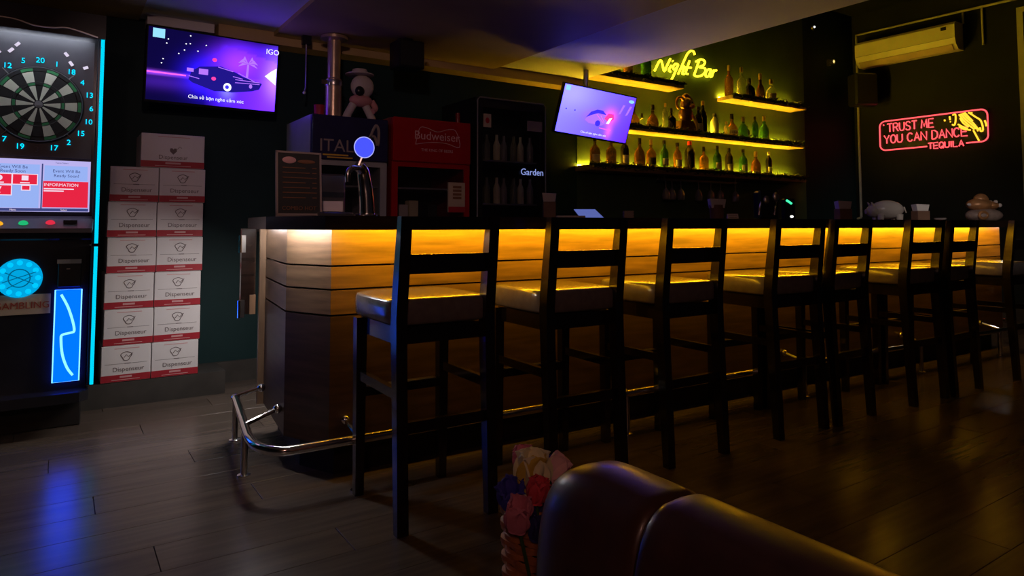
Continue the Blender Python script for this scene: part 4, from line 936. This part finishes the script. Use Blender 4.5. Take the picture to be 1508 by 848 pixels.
# ---------------------------------------------------------------- right wall fittings
ac = thing('air_conditioner', 'white wall air conditioner above the red neon sign', 'air conditioner', (XR, 4.235, 3.14))
prof_ = [(0.0, 0.0), (-0.13, 0.0), (-0.19, 0.06), (-0.215, 0.13), (-0.215, 0.29), (-0.18, 0.325), (0.0, 0.325)]
def extr(pf, y0, y1):
    n = len(pf); b = MB()
    return b.add([(x, y0, z) for x, z in pf] + [(x, y1, z) for x, z in pf], [tuple(range(n)), tuple(range(2 * n - 1, n - 1, -1))] + [((i + 1) % n, i, n + i, n + (i + 1) % n) for i in range(n)])
extr(prof_, -0.59, 0.61).build('casing', 'ac_plastic', ac)
MB().hexa([(-0.14, -0.55, -0.004), (-0.14, 0.57, -0.004), (-0.195, 0.57, 0.058), (-0.195, -0.55, 0.058)], [(-0.146, -0.55, -0.010), (-0.146, 0.57, -0.010), (-0.202, 0.57, 0.052), (-0.202, -0.55, 0.052)]).build('louver', 'plate_tan', ac)
B(-0.219, -0.213, -0.50, -0.44, 0.235, 0.275).build('display', 'black_plastic', ac)
B(-0.2175, -0.213, -0.59, 0.61, 0.128, 0.132).build('panel_seam', 'grey_plastic', ac)
cb = thing('conduit', 'pale cable conduit running along the right wall above the air conditioner', 'conduit', (XR - 0.02, 0, 0))
MB().tube([(0, 4.93, 1.17), (0, 4.93, 3.62), (0, 2.2, 3.60)], 0.017, 8).build('main_run', 'conduit', cb)
for y_ in (3.63, 3.43): MB().tube([(0, y_, 3.605), (0, y_, 3.46 if y_ > 3.5 else 3.16)], 0.013, 8).build('drop_pipe', 'conduit', cb)
MB().tube([(0, 4.93, 1.17), (0, 4.985, 1.15)], 0.014, 8).build('elbow', 'conduit', cb)
ws = thing('wall_speaker', 'black corner speaker left of the air conditioner', 'speaker', (8.62, 4.72, 2.60), math.radians(-30))
MB().cbox(-0.15, 0.15, -0.10, 0.10, 0, 0.42, 0.02).build('cabinet', 'black_plastic', ws); B(-0.13, 0.13, -0.108, -0.10, 0.03, 0.39).build('grille', 'board_black', ws)
MB().bar((0.05, 0.08, 0.2), (0.22, 0.22, 0.2), 0.03).build('mount', 'black_plastic', ws)
wl = thing('spot_light', 'small wall spotlight high in the corner above the black speaker', 'lamp', (8.30, 4.99, 3.16))
B(-0.02, 0.02, -0.03, 0.01, -0.02, 0.06).build('bracket', 'black_plastic', wl); MB().lathe([(0.02, 0), (0.035, 0.05), (0.03, 0.055)], 12, (0, -0.03, 0.02), 'Y').build('shade', 'steel', wl, True)
MB().ball((-0.01, -0.075, 0.02), 0.022, 10, 6).build('bulb', 'lamp_warm', wl, True)
sn = thing('sensor', 'tiny wall sensor with white indicator near the ceiling edge', 'sensor', (7.98, 4.995, 3.60))
MB().lathe([(0.04, 0), (0.035, 0.02), (0.0, 0.022)], 16, (0, 0, 0), 'Y').build('housing', 'black_plastic', sn, True); MB().ball((0, -0.024, 0), 0.014, 8, 6).build('indicator', 'dot_white', sn, True)
# ---------------------------------------------------------------- things on the countertop
CT = 1.106
def onbar(px, off=0.16):
    y_ = 2.83 + off
    for _ in range(6): p = at('Y', y_, px, 331); y_ = 2.83 + off - 0.0402 * (p.x - 0.97)
    d = (Vector((p.x, y_, 0)) - Vector((0, 0, 0))).dot(Vector((math.cos(AZ), math.sin(AZ), 0)))
    return p.x, y_, d / 1000.0
FACE = AZ - PI / 2                               # yaw that turns a thing's front to the room side
mn = thing('menu_stand', 'framed dark menu card standing on the left end of the bar', 'menu', (0.922, 3.15, CT), math.radians(2))
B(-0.105, 0.105, -0.012, 0.0, 0.0, 0.012).build('foot', 'grey_print', mn)
MB().hexa([(-0.098, -0.012, 0.012), (0.098, -0.012, 0.012), (0.098, -0.004, 0.012), (-0.098, -0.004, 0.012)], [(-0.098, 0.010, 0.295), (0.098, 0.010, 0.295), (0.098, 0.018, 0.295), (-0.098, 0.018, 0.295)]).build('card', 'label_black', mn)
sl = lambda z: -0.0135 + 0.022 * (z - 0.012) / 0.283
for (x0, x1, z0, z1) in ((-0.106, -0.097, 0.008, 0.302), (0.097, 0.106, 0.008, 0.302), (-0.106, 0.106, 0.294, 0.303), (-0.106, 0.106, 0.008, 0.016)):
    MB().hexa([(x0, sl(z0) - 0.002, z0), (x1, sl(z0) - 0.002, z0), (x1, sl(z0) + 0.010, z0), (x0, sl(z0) + 0.010, z0)], [(x0, sl(z1) - 0.002, z1), (x1, sl(z1) - 0.002, z1), (x1, sl(z1) + 0.010, z1), (x0, sl(z1) + 0.010, z1)]).build('frame_side', 'grey_print', mn)
MB().ball((-0.045, sl(0.262) - 0.0005, 0.262), (0.032, 0.002, 0.016), 14, 8).build('menu_emblem', 'carton_pink', mn, True)
MB().ball((0.035, sl(0.257) - 0.0005, 0.257), (0.042, 0.002, 0.009), 14, 8).build('menu_title', 'brown_print', mn, True)
for k in range(7):
    z = 0.225 - k * 0.023; B(-0.075, 0.03 + 0.02 * (k % 3), sl(z) - 0.001, sl(z) + 0.001, z, z + 0.004).build('menu_line', 'brown_print', mn); B(0.062, 0.082, sl(z) - 0.001, sl(z) + 0.001, z, z + 0.004).build('menu_price', 'brown_print', mn)
text('menu_footer', 'COMBO HOT', 0.026, 'brown_print', mn, (0, sl(0.035) - 0.001, 0.032))
# beer tower
bt = thing('beer_tower', 'chrome draught beer tower with glowing blue round badge', 'beer tap', (1.245, 3.16, CT), FACE * 0)
MB().lathe([(0.075, 0), (0.075, 0.012), (0.05, 0.02)], 24).build('base_plate', 'chrome', bt, True)
MB().tube(sm([(0.015, 0, 0.015), (0.010, 0, 0.10), (0.000, 0, 0.17), (-0.015, -0.01, 0.225), (-0.045, -0.03, 0.250)], 5), [0.040 - 0.0006 * k for k in range(21)], 14).build('column', 'chrome', bt, True)
tp = MB().tube(sm([(-0.03, -0.03, 0.235), (-0.085, -0.06, 0.235), (-0.11, -0.07, 0.21), (-0.112, -0.07, 0.165)], 5), 0.013, 10).build('faucet', 'chrome', bt, True)
MB().tube([(-0.045, -0.032, 0.250), (-0.030, -0.035, 0.288)], 0.010, 8).build('badge_neck', 'steel', bt, True)
bg = MB().ball((-0.022, -0.040, 0.338), (0.050, 0.020, 0.050), 24, 12).build('badge', 'ball_blue', bt, True)
MB().tube([(-0.022 + 0.050 * math.cos(t), -0.044, 0.338 + 0.050 * math.sin(t)) for t in [2 * PI * k / 28 for k in range(28)]], 0.0025, 6, True).build('badge_rim', 'ball_rim', bg, True)
dt = thing('drip_tray', 'low steel drip tray with bright edges beside the beer tower', 'tray', (1.09, 3.19, CT))
MB().cbox(-0.085, 0.085, -0.07, 0.07, 0, 0.022, 0.003).build('tray', 'steel', dt)
for k in range(6): B(-0.075, 0.075, -0.058 + k * 0.022, -0.048 + k * 0.022, 0.022, 0.025).build('slat', 'chrome', dt)
gs = thing('glass_washer', 'squat chrome dispenser box left of the beer tower', 'dispenser', (1.115, 3.32, CT))
MB().cbox(-0.075, 0.075, -0.05, 0.06, 0.0, 0.215, 0.010).build('casing', 'steel', gs); B(-0.065, 0.065, -0.0525, -0.05, 0.10, 0.125).build('trim_band', 'chrome', gs); B(-0.06, 0.06, -0.053, -0.05, 0.03, 0.08).build('front_plate', 'print_white', gs)
# straw box, tablet, tray
def cup_with_paper(px, wpx, hpx, label, off=0.16, m='coffee_cup', cat='cup', name='napkin_cup', papr=0.35, square=True):
    x, y_, s_ = onbar(px, off); w_ = wpx * s_; h_ = hpx * s_
    t = thing(name, label, cat, (x, y_, CT), FACE)
    if square: MB().cbox(-w_ * .42, w_ * .42, -w_ * .42, w_ * .42, 0, h_ * (1 - papr), 0.003).build('cup_body', m, t)
    else: MB().lathe([(w_ * .36, 0), (w_ * .42, h_ * (1 - papr)), (w_ * .38, h_ * (1 - papr)), (w_ * .33, 0.01)], 18).build('cup_body', m, t, True)
    MB().hexa([(-w_ * .36, -w_ * .30, h_ * .55), (w_ * .36, -w_ * .30, h_ * .55), (w_ * .36, w_ * .30, h_ * .55), (-w_ * .36, w_ * .30, h_ * .55)],
              [(-w_ * .50, -w_ * .40, h_ * 1.0), (w_ * .40, -w_ * .42, h_ * .96), (w_ * .50, w_ * .30, h_ * .99), (-w_ * .42, w_ * .38, h_ * .97)]).build('napkins', 'paper', t)
    return t
cup_with_paper(809, 22, 37, 'square brown box of white napkins right of the display fridge')
cup_with_paper(1056, 26, 30, 'brown cup with flared white napkins below the hanging glasses', square=False, papr=0.30)
cup_with_paper(1242, 22, 28, 'dark napkin cup left of the white piggy bank', papr=0.42)
cup_with_paper(1356, 21, 24, 'dark napkin cup right of the white piggy bank', papr=0.42)
x, y_, s_ = onbar(868, 0.22)
tb = thing('tablet', 'tablet with pale blue lit screen leaning on the bar', 'tablet', (x, y_, CT), FACE)
MB().hexa([(-0.062, -0.06, 0.004), (0.078, -0.06, 0.004), (0.078, -0.050, 0.0), (-0.062, -0.050, 0.0)], [(-0.090, 0.03, 0.052), (0.040, 0.03, 0.052), (0.040, 0.038, 0.048), (-0.090, 0.038, 0.048)]).build('case', 'black_plastic', tb)
MB().hexa([(-0.058, -0.0605, 0.0055), (0.073, -0.0605, 0.0055), (0.073, -0.059, 0.0045), (-0.058, -0.059, 0.0045)], [(-0.086, 0.0285, 0.0535), (0.036, 0.0285, 0.0535), (0.036, 0.030, 0.0525), (-0.086, 0.030, 0.0525)]).build('screen', 'tablet_glow', tb)
MB().bar((-0.02, 0.034, 0.046), (-0.02, 0.07, 0.0), 0.02).build('stand', 'black_plastic', tb)
x, y_, s_ = onbar(840, 0.05)
ty = MB().cbox(-0.075, 0.075, -0.05, 0.05, 0, 0.012, 0.003).build('serving_tray', 'white_plastic', None, False, (x, y_, CT)); ty.rotation_euler.z = FACE; tag(ty, 'flat pale tray in front of the tablet', 'tray')
x, y_, s_ = onbar(925, 0.25)
MB_ = thing('coaster_stack', 'small brown stack of coasters right of the tablet', 'coasters', (x, y_, CT), FACE)
for k in range(6): MB().cbox(-0.028 + 0.003 * (k % 2), 0.028 + 0.003 * (k % 2), -0.028, 0.028, k * 0.008, k * 0.008 + 0.007, 0.001).build('coaster', 'plate_tan', MB_)
x, y_, s_ = onbar(1079, 0.12)
tg = thing('name_tag', 'small white card stand right of the flared napkin cup', 'card', (x, y_, CT), FACE)
MB().hexa([(-0.035, -0.015, 0), (0.035, -0.015, 0), (0.035, 0.015, 0), (-0.035, 0.015, 0)], [(-0.035, -0.002, 0.035), (0.035, -0.002, 0.035), (0.035, 0.002, 0.035), (-0.035, 0.002, 0.035)]).build('card', 'paper', tg)
for k in range(2): B(-0.026, 0.026, -0.0135 + 0.007 * k, -0.0125 + 0.007 * k, 0.009 + k * 0.012, 0.013 + k * 0.012).build('print_line', 'carton_ink', tg)
# dark coffee machine with chrome arms, small device with green light
x, y_, s_ = onbar(1131, 0.20)
em = thing('coffee_machine', 'small black machine with curved chrome arms on the bar', 'machine', (x, y_, CT), FACE)
MB().cbox(-0.07, 0.075, -0.03, 0.09, 0, 0.20, 0.015).build('casing', 'black_plastic', em)
MB().ball((-0.02, -0.035, 0.135), (0.022, 0.010, 0.030)).build('dial', 'steel', em, True); MB().ball((0.045, -0.035, 0.155), (0.022, 0.010, 0.034)).build('dial', 'steel', em, True)
for xx in (-0.085, 0.02): MB().tube(sm([(xx + 0.03, -0.03, 0.12), (xx + 0.01, -0.06, 0.08), (xx, -0.065, 0.03)], 5), 0.007, 8).build('chrome_arm', 'chrome', em, True)
x, y_, s_ = onbar(1162, 0.22)
gd = thing('card_reader', 'small dark device with green and white indicator lights', 'device', (x, y_, CT), FACE)
MB().cbox(-0.035, 0.04, -0.02, 0.05, 0, 0.15, 0.008).build('casing', 'black_plastic', gd)
MB().tube([(-0.025, -0.024, 0.138), (0.000, -0.024, 0.122)], 0.008, 8).build('green_light', 'dot_green', gd, True); MB().tube([(0.0, -0.024, 0.122), (0.012, -0.024, 0.112)], 0.008, 8).build('green_light', 'dot_green', gd, True)
MB().ball((0.012, -0.022, 0.022), (0.013, 0.006, 0.009), 10, 6).build('white_light', 'dot_white', gd, True)
# piggy bank
x, y_, s_ = onbar(1305, 0.14)
k_ = 57 * s_ / 0.30
pg = thing('piggy_bank', 'white ceramic piggy bank between the two dark napkin cups', 'piggy bank', (x, y_, CT), FACE)
MB().ball((0.01 * k_, 0, 0.082 * k_), (0.125 * k_, 0.075 * k_, 0.072 * k_), 24, 14).build('body', 'pig_ceramic', pg, True)
h = MB().ball((-0.098 * k_, 0, 0.070 * k_), (0.052 * k_, 0.05 * k_, 0.048 * k_), 18, 10).build('head', 'pig_ceramic', pg, True)
MB().lathe([(0.020 * k_, 0), (0.023 * k_, 0.022 * k_), (0.0, 0.022 * k_)], 14, (-0.155 * k_, 0, 0.066 * k_), 'X').build('snout', 'pig_ceramic', h, True)
for sy in (-1, 1): MB().hexa([(-0.115 * k_, sy * 0.020 * k_ - .012 * k_, 0.105 * k_), (-0.085 * k_, sy * 0.020 * k_ - .012 * k_, 0.105 * k_), (-0.085 * k_, sy * 0.020 * k_ + .012 * k_, 0.105 * k_), (-0.115 * k_, sy * 0.020 * k_ + .012 * k_, 0.105 * k_)], [(-0.128 * k_, sy * 0.028 * k_ - .003, 0.140 * k_), (-0.122 * k_, sy * 0.028 * k_ - .003, 0.140 * k_), (-0.122 * k_, sy * 0.028 * k_ + .003, 0.140 * k_), (-0.128 * k_, sy * 0.028 * k_ + .003, 0.140 * k_)]).build('ear', 'pig_ceramic', h)
for sx in (-0.06, 0.085):
    for sy in (-1, 1): MB().lathe([(0.022 * k_, 0), (0.026 * k_, 0.045 * k_)], 12, (sx * k_, sy * 0.038 * k_, 0)).build('leg', 'pig_ceramic', pg, True)
MB().tube(sm([(0.130 * k_, 0, 0.09 * k_), (0.150 * k_, 0.01 * k_, 0.10 * k_), (0.145 * k_, -0.01 * k_, 0.075 * k_), (0.158 * k_, 0, 0.06 * k_)], 5), 0.005 * k_, 7).build('tail', 'pig_ceramic', pg, True)
x, y_, s_ = onbar(1385, 0.14)
a_ = MB().lathe([(0.030, 0), (0.045, 0.010), (0.048, 0.022), (0.042, 0.022), (0.028, 0.008), (0.0, 0.008)], 18).build('ashtray', 'glass_dim', None, True, (x, y_, CT)); tag(a_, 'small glass ashtray between the far napkin cup and the toad figurine', 'ashtray')
# money toad
x, y_, s_ = onbar(1446, 0.0)
k_ = 52 * s_ / 0.30
td = thing('toad_figurine', 'brown and gold toad figurine at the far right end of the bar', 'figurine', (x, y_, CT), FACE)
MB().ball((0.02 * k_, 0, 0.045 * k_), (0.15 * k_, 0.10 * k_, 0.062 * k_), 22, 10).build('base', 'toad_base', td, True)
MB().tube([(-0.045 * k_ + 0.035 * k_ * math.cos(t), -0.088 * k_, 0.045 * k_ + 0.028 * k_ * math.sin(t)) for t in [2 * PI * k / 16 for k in range(16)]], 0.012 * k_, 7, True).build('coin', 'toad_gold', td, True)
bo = MB().ball((-0.015 * k_, 0, 0.135 * k_), (0.105 * k_, 0.08 * k_, 0.055 * k_), 20, 10).build('body', 'toad_gold', td, True)
MB().ball((0.0, 0, 0.175 * k_), (0.06 * k_, 0.05 * k_, 0.055 * k_), 16, 10).build('hump', 'toad_gold', bo, True)
hh = MB().ball((0.075 * k_, -0.01 * k_, 0.128 * k_), (0.06 * k_, 0.06 * k_, 0.036 * k_), 16, 8).build('head', 'toad_gold', td, True)
for sy in (-1, 1): MB().ball((0.095 * k_, sy * 0.032 * k_ - 0.01 * k_, 0.158 * k_), 0.016 * k_, 10, 6).build('eye', 'toy_white', hh, True)
MB().ball((0.125 * k_, -0.045 * k_, 0.128 * k_), 0.018 * k_, 10, 6).build('mouth_coin', 'toy_white', hh, True)
MB().ball((-0.115 * k_, -0.02 * k_, 0.135 * k_), (0.018 * k_, 0.018 * k_, 0.014 * k_), 10, 6).build('tail', 'toy_white', td, True)

# ---------------------------------------------------------------- sofa in front
sf = thing('sofa', 'brown leather sofa with stitched rounded back in the foreground', 'sofa', (0.775, 0.30, 0))
def sq(e, yn, yp):
    g = lambda v, k: math.copysign(abs(v) ** k, v)
    return lambda d: Vector((g(d.x / max(1e-6, math.hypot(d.x, d.z)), e) * (1 - abs(d.y) ** (8 if d.y > 0 and yp > .2 else 30)) ** .5, g(d.y, yp if d.y > 0 else yn), g(d.z / max(1e-6, math.hypot(d.x, d.z)), e) * (1 - abs(d.y) ** (8 if d.y > 0 and yp > .2 else 30)) ** .5))
SX0 = -0.022
def cushion(y0, y1, name, hz=0.665, hw=0.104, yp=0.10):
    # rounded tube-like cushion running along Y
    n, m = 36, 26; vs = []; L = y1 - y0
    for j in range(m + 1):
        s_ = 0.5 - 0.5 * math.cos(PI * j / m); yy = y0 + L * s_ - 0.30
        d0, d1 = L * s_, L * (1 - s_); rr = 0.13 if yp > .2 else 0.02
        k = 1.0
        if d1 < rr: k = min(k, math.sqrt(max(0, 1 - (1 - d1 / rr) ** 2)) * (0.62 if yp > .2 else 0.10) + (0.38 if yp > .2 else 0.90))
        if d0 < 0.02: k = min(k, math.sqrt(max(0, 1 - (1 - d0 / 0.02) ** 2)) * 0.10 + 0.90)
        for i in range(n):
            t = 2 * PI * i / n; g = lambda v: math.copysign(abs(v) ** 0.62, v)
            hz_ = (hz - 0.40) * (1 - (1 - k) * 0.55)
            vs.append((SX0 + hw * k * g(math.cos(t)), yy, 0.40 + hz_ * g(math.sin(t))))
    fs = [(j * n + i, j * n + (i + 1) % n, (j + 1) * n + (i + 1) % n, (j + 1) * n + i) for j in range(m) for i in range(n)]
    fs += [tuple(range(n - 1, -1, -1)), tuple(m * n + i for i in range(n))]
    fs = [f[::-1] for f in fs]
    return MB().add(vs, fs).build(name, 'sofa_leather', sf, True)
cushion(0.700, 0.965, 'back_cushion', 0.682, yp=.5); cushion(0.05, 0.702, 'back_cushion', 0.684); cushion(-0.57, 0.052, 'back_cushion')
MB().cbox(-0.14, 0.05, -0.85, 0.62, 0.05, 0.42, 0.04).build('back_frame', 'sofa_leather', sf)
MB().cbox(-0.66, -0.10, -0.85, 0.62, 0.05, 0.26, 0.04).build('seat_base', 'sofa_leather', sf)
for y0, y1 in ((-0.84, -0.12), (-0.11, 0.61)): MB().cbox(-0.68, -0.13, y0, y1, 0.25, 0.42, 0.05).build('seat_cushion', 'sofa_leather', sf)
for x_ in (-0.60, 0.0):
    for yy in (-0.78, 0.55): MB().lathe([(0.02, 0), (0.028, 0.06)], 10, (x_, yy, 0)).build('foot', 'black_wood', sf)
MB().tube(sm([(SX0 + 0.102 * math.cos(t), 0.401, 0.40 + 0.262 * math.sin(t)) for t in [0.2 + 2.74 * k / 10 for k in range(11)]], 3), 0.005, 6).build('piping', 'sofa_leather', sf, True)

# ---------------------------------------------------------------- basket of fabric flowers
FX, FY = 0.862, 1.17
bs = thing('wicker_basket', 'orange-brown woven wicker basket beside the sofa', 'basket', (FX, FY, 0))
NR = 30; HB = 0.50
for k in range(NR):
    z = 0.012 + (HB - 0.02) * k / (NR - 1); r_ = 0.066 + 0.016 * z / HB
    pts = [((r_ + 0.0045 * math.cos(8 * t + PI * (k % 2))) * math.cos(t), (r_ + 0.0045 * math.cos(8 * t + PI * (k % 2))) * math.sin(t), z) for t in [2 * PI * j / 48 for j in range(48)]]
    MB().tube(pts, 0.0085, 6, True).build('strand', 'wicker', bs, True)
for k in range(16):
    t = 2 * PI * (k + .5) / 16; MB().tube([(0.066 * math.cos(t), 0.066 * math.sin(t), 0), (0.082 * math.cos(t), 0.082 * math.sin(t), HB)], 0.004, 6).build('stake', 'wicker', bs)
MB().lathe([(0.066, 0.0), (0.066, 0.008)], 20).build('bottom', 'wicker', bs)
MB().tube([(0.083 * math.cos(t), 0.083 * math.sin(t), HB) for t in [2 * PI * j / 32 for j in range(32)]], 0.009, 8, True).build('rim', 'wicker', bs, True)
def petal_mesh(w_, h_, m):
    b = MB(); n = 8; vs = []; th = 0.0022
    for s_ in (1, -1):
        for j in range(n + 1):
            v = j / n; hw = w_ * (math.sin(PI * min(1, 0.12 + 0.80 * v)) ** 0.6) * (1 if v < .85 else 1 - (v - .85) * 1.2)
            for i in range(n + 1):
                u = i / n * 2 - 1
                vs.append((u * hw, -h_ * 0.30 * (v - 0.55) ** 2 * 2 + 0.45 * w_ * u * u - s_ * th + 0.004 * math.sin(7 * u + 4 * v) * v, v * h_))
    N = (n + 1) ** 2; q = n + 1
    fs = [(j * q + i, j * q + i + 1, (j + 1) * q + i + 1, (j + 1) * q + i) for j in range(n) for i in range(n)]
    fs += [tuple(N + x_ for x_ in f[::-1]) for f in fs]
    for i in range(n):
        for a, b_ in ((i, i + 1), (n * q + i + 1, n * q + i), ((i + 1) * q, i * q), (i * q + n, (i + 1) * q + n)): fs.append((b_, a, N + a, N + b_))
    return b.add(vs, fs).mesh('petal', m, True)
def flower(label, px, py, dy, size, cols, tilt, n=5, open_=0.35):
    c = at('Y', FY + dy, px, py)
    t = thing('fabric_flower', label, 'flower', (c.x, c.y, c.z), 0, 'fabric flowers in the wicker basket'); t.rotation_euler = tilt
    for k in range(n):
        o = put('petal', petal_mesh(size * 0.52, size, cols[k % len(cols)]), t); a = 2 * PI * k / n
        o.rotation_mode = 'ZYX'; o.rotation_euler = (open_, 0, a); o.rotation_mode = 'XYZ'
        o.location = (0.12 * size * math.sin(a), -0.12 * size * math.cos(a), 0)
    M = t.rotation_euler.to_matrix().inverted()
    end = M @ (Vector((FX + (c.x - FX) * 0.3, FY + (c.y - FY) * 0.3, 0.30)) - c)
    MB().tube([(0, 0, 0.01), end], 0.004, 6).build('stem', 'stem_green', t)
flower('cream fabric flower standing tallest in the basket', 784, 722, -0.03, 0.078, ['petal_yellow', 'hat_cream', 'hat_cream', 'hat_cream', 'hat_cream'], (0.05, 0.0, 0.1), 5, 0.20)
flower('red fabric flower in front of the cream one', 788, 738, -0.075, 0.046, ['petal_red'], (0.25, 0.05, 0.4), 5, 0.18)
flower('blue fabric flower leaning left over the basket rim', 757, 745, -0.02, 0.060, ['petal_blue'], (0.25, -0.45, 0.2), 5, 0.25)
flower('pink fabric flower low at the left of the basket', 762, 776, -0.08, 0.060, ['petal_pink'], (0.35, -0.15, 0), 4, 0.16)
flower('navy fabric flower low beside the sofa', 792, 790, -0.07, 0.060, ['petal_navy'], (0.30, 0.1, 0), 5, 0.25)
flower('pale pink fabric flower leaning right over the sofa', 806, 706, 0.0, 0.058, ['petal_pale', 'petal_pink', 'hat_cream'], (0.1, 0.95, 0.2), 4, 0.22)
flower('violet blue fabric flower behind the cream one', 806, 712, 0.05, 0.058, ['petal_blue'], (0.0, 0.25, 0), 4, 0.25)
flower('small pink fabric flower peeping behind the cream one', 772, 692, 0.05, 0.050, ['petal_pink'], (0.0, -0.1, 0), 4, 0.2)
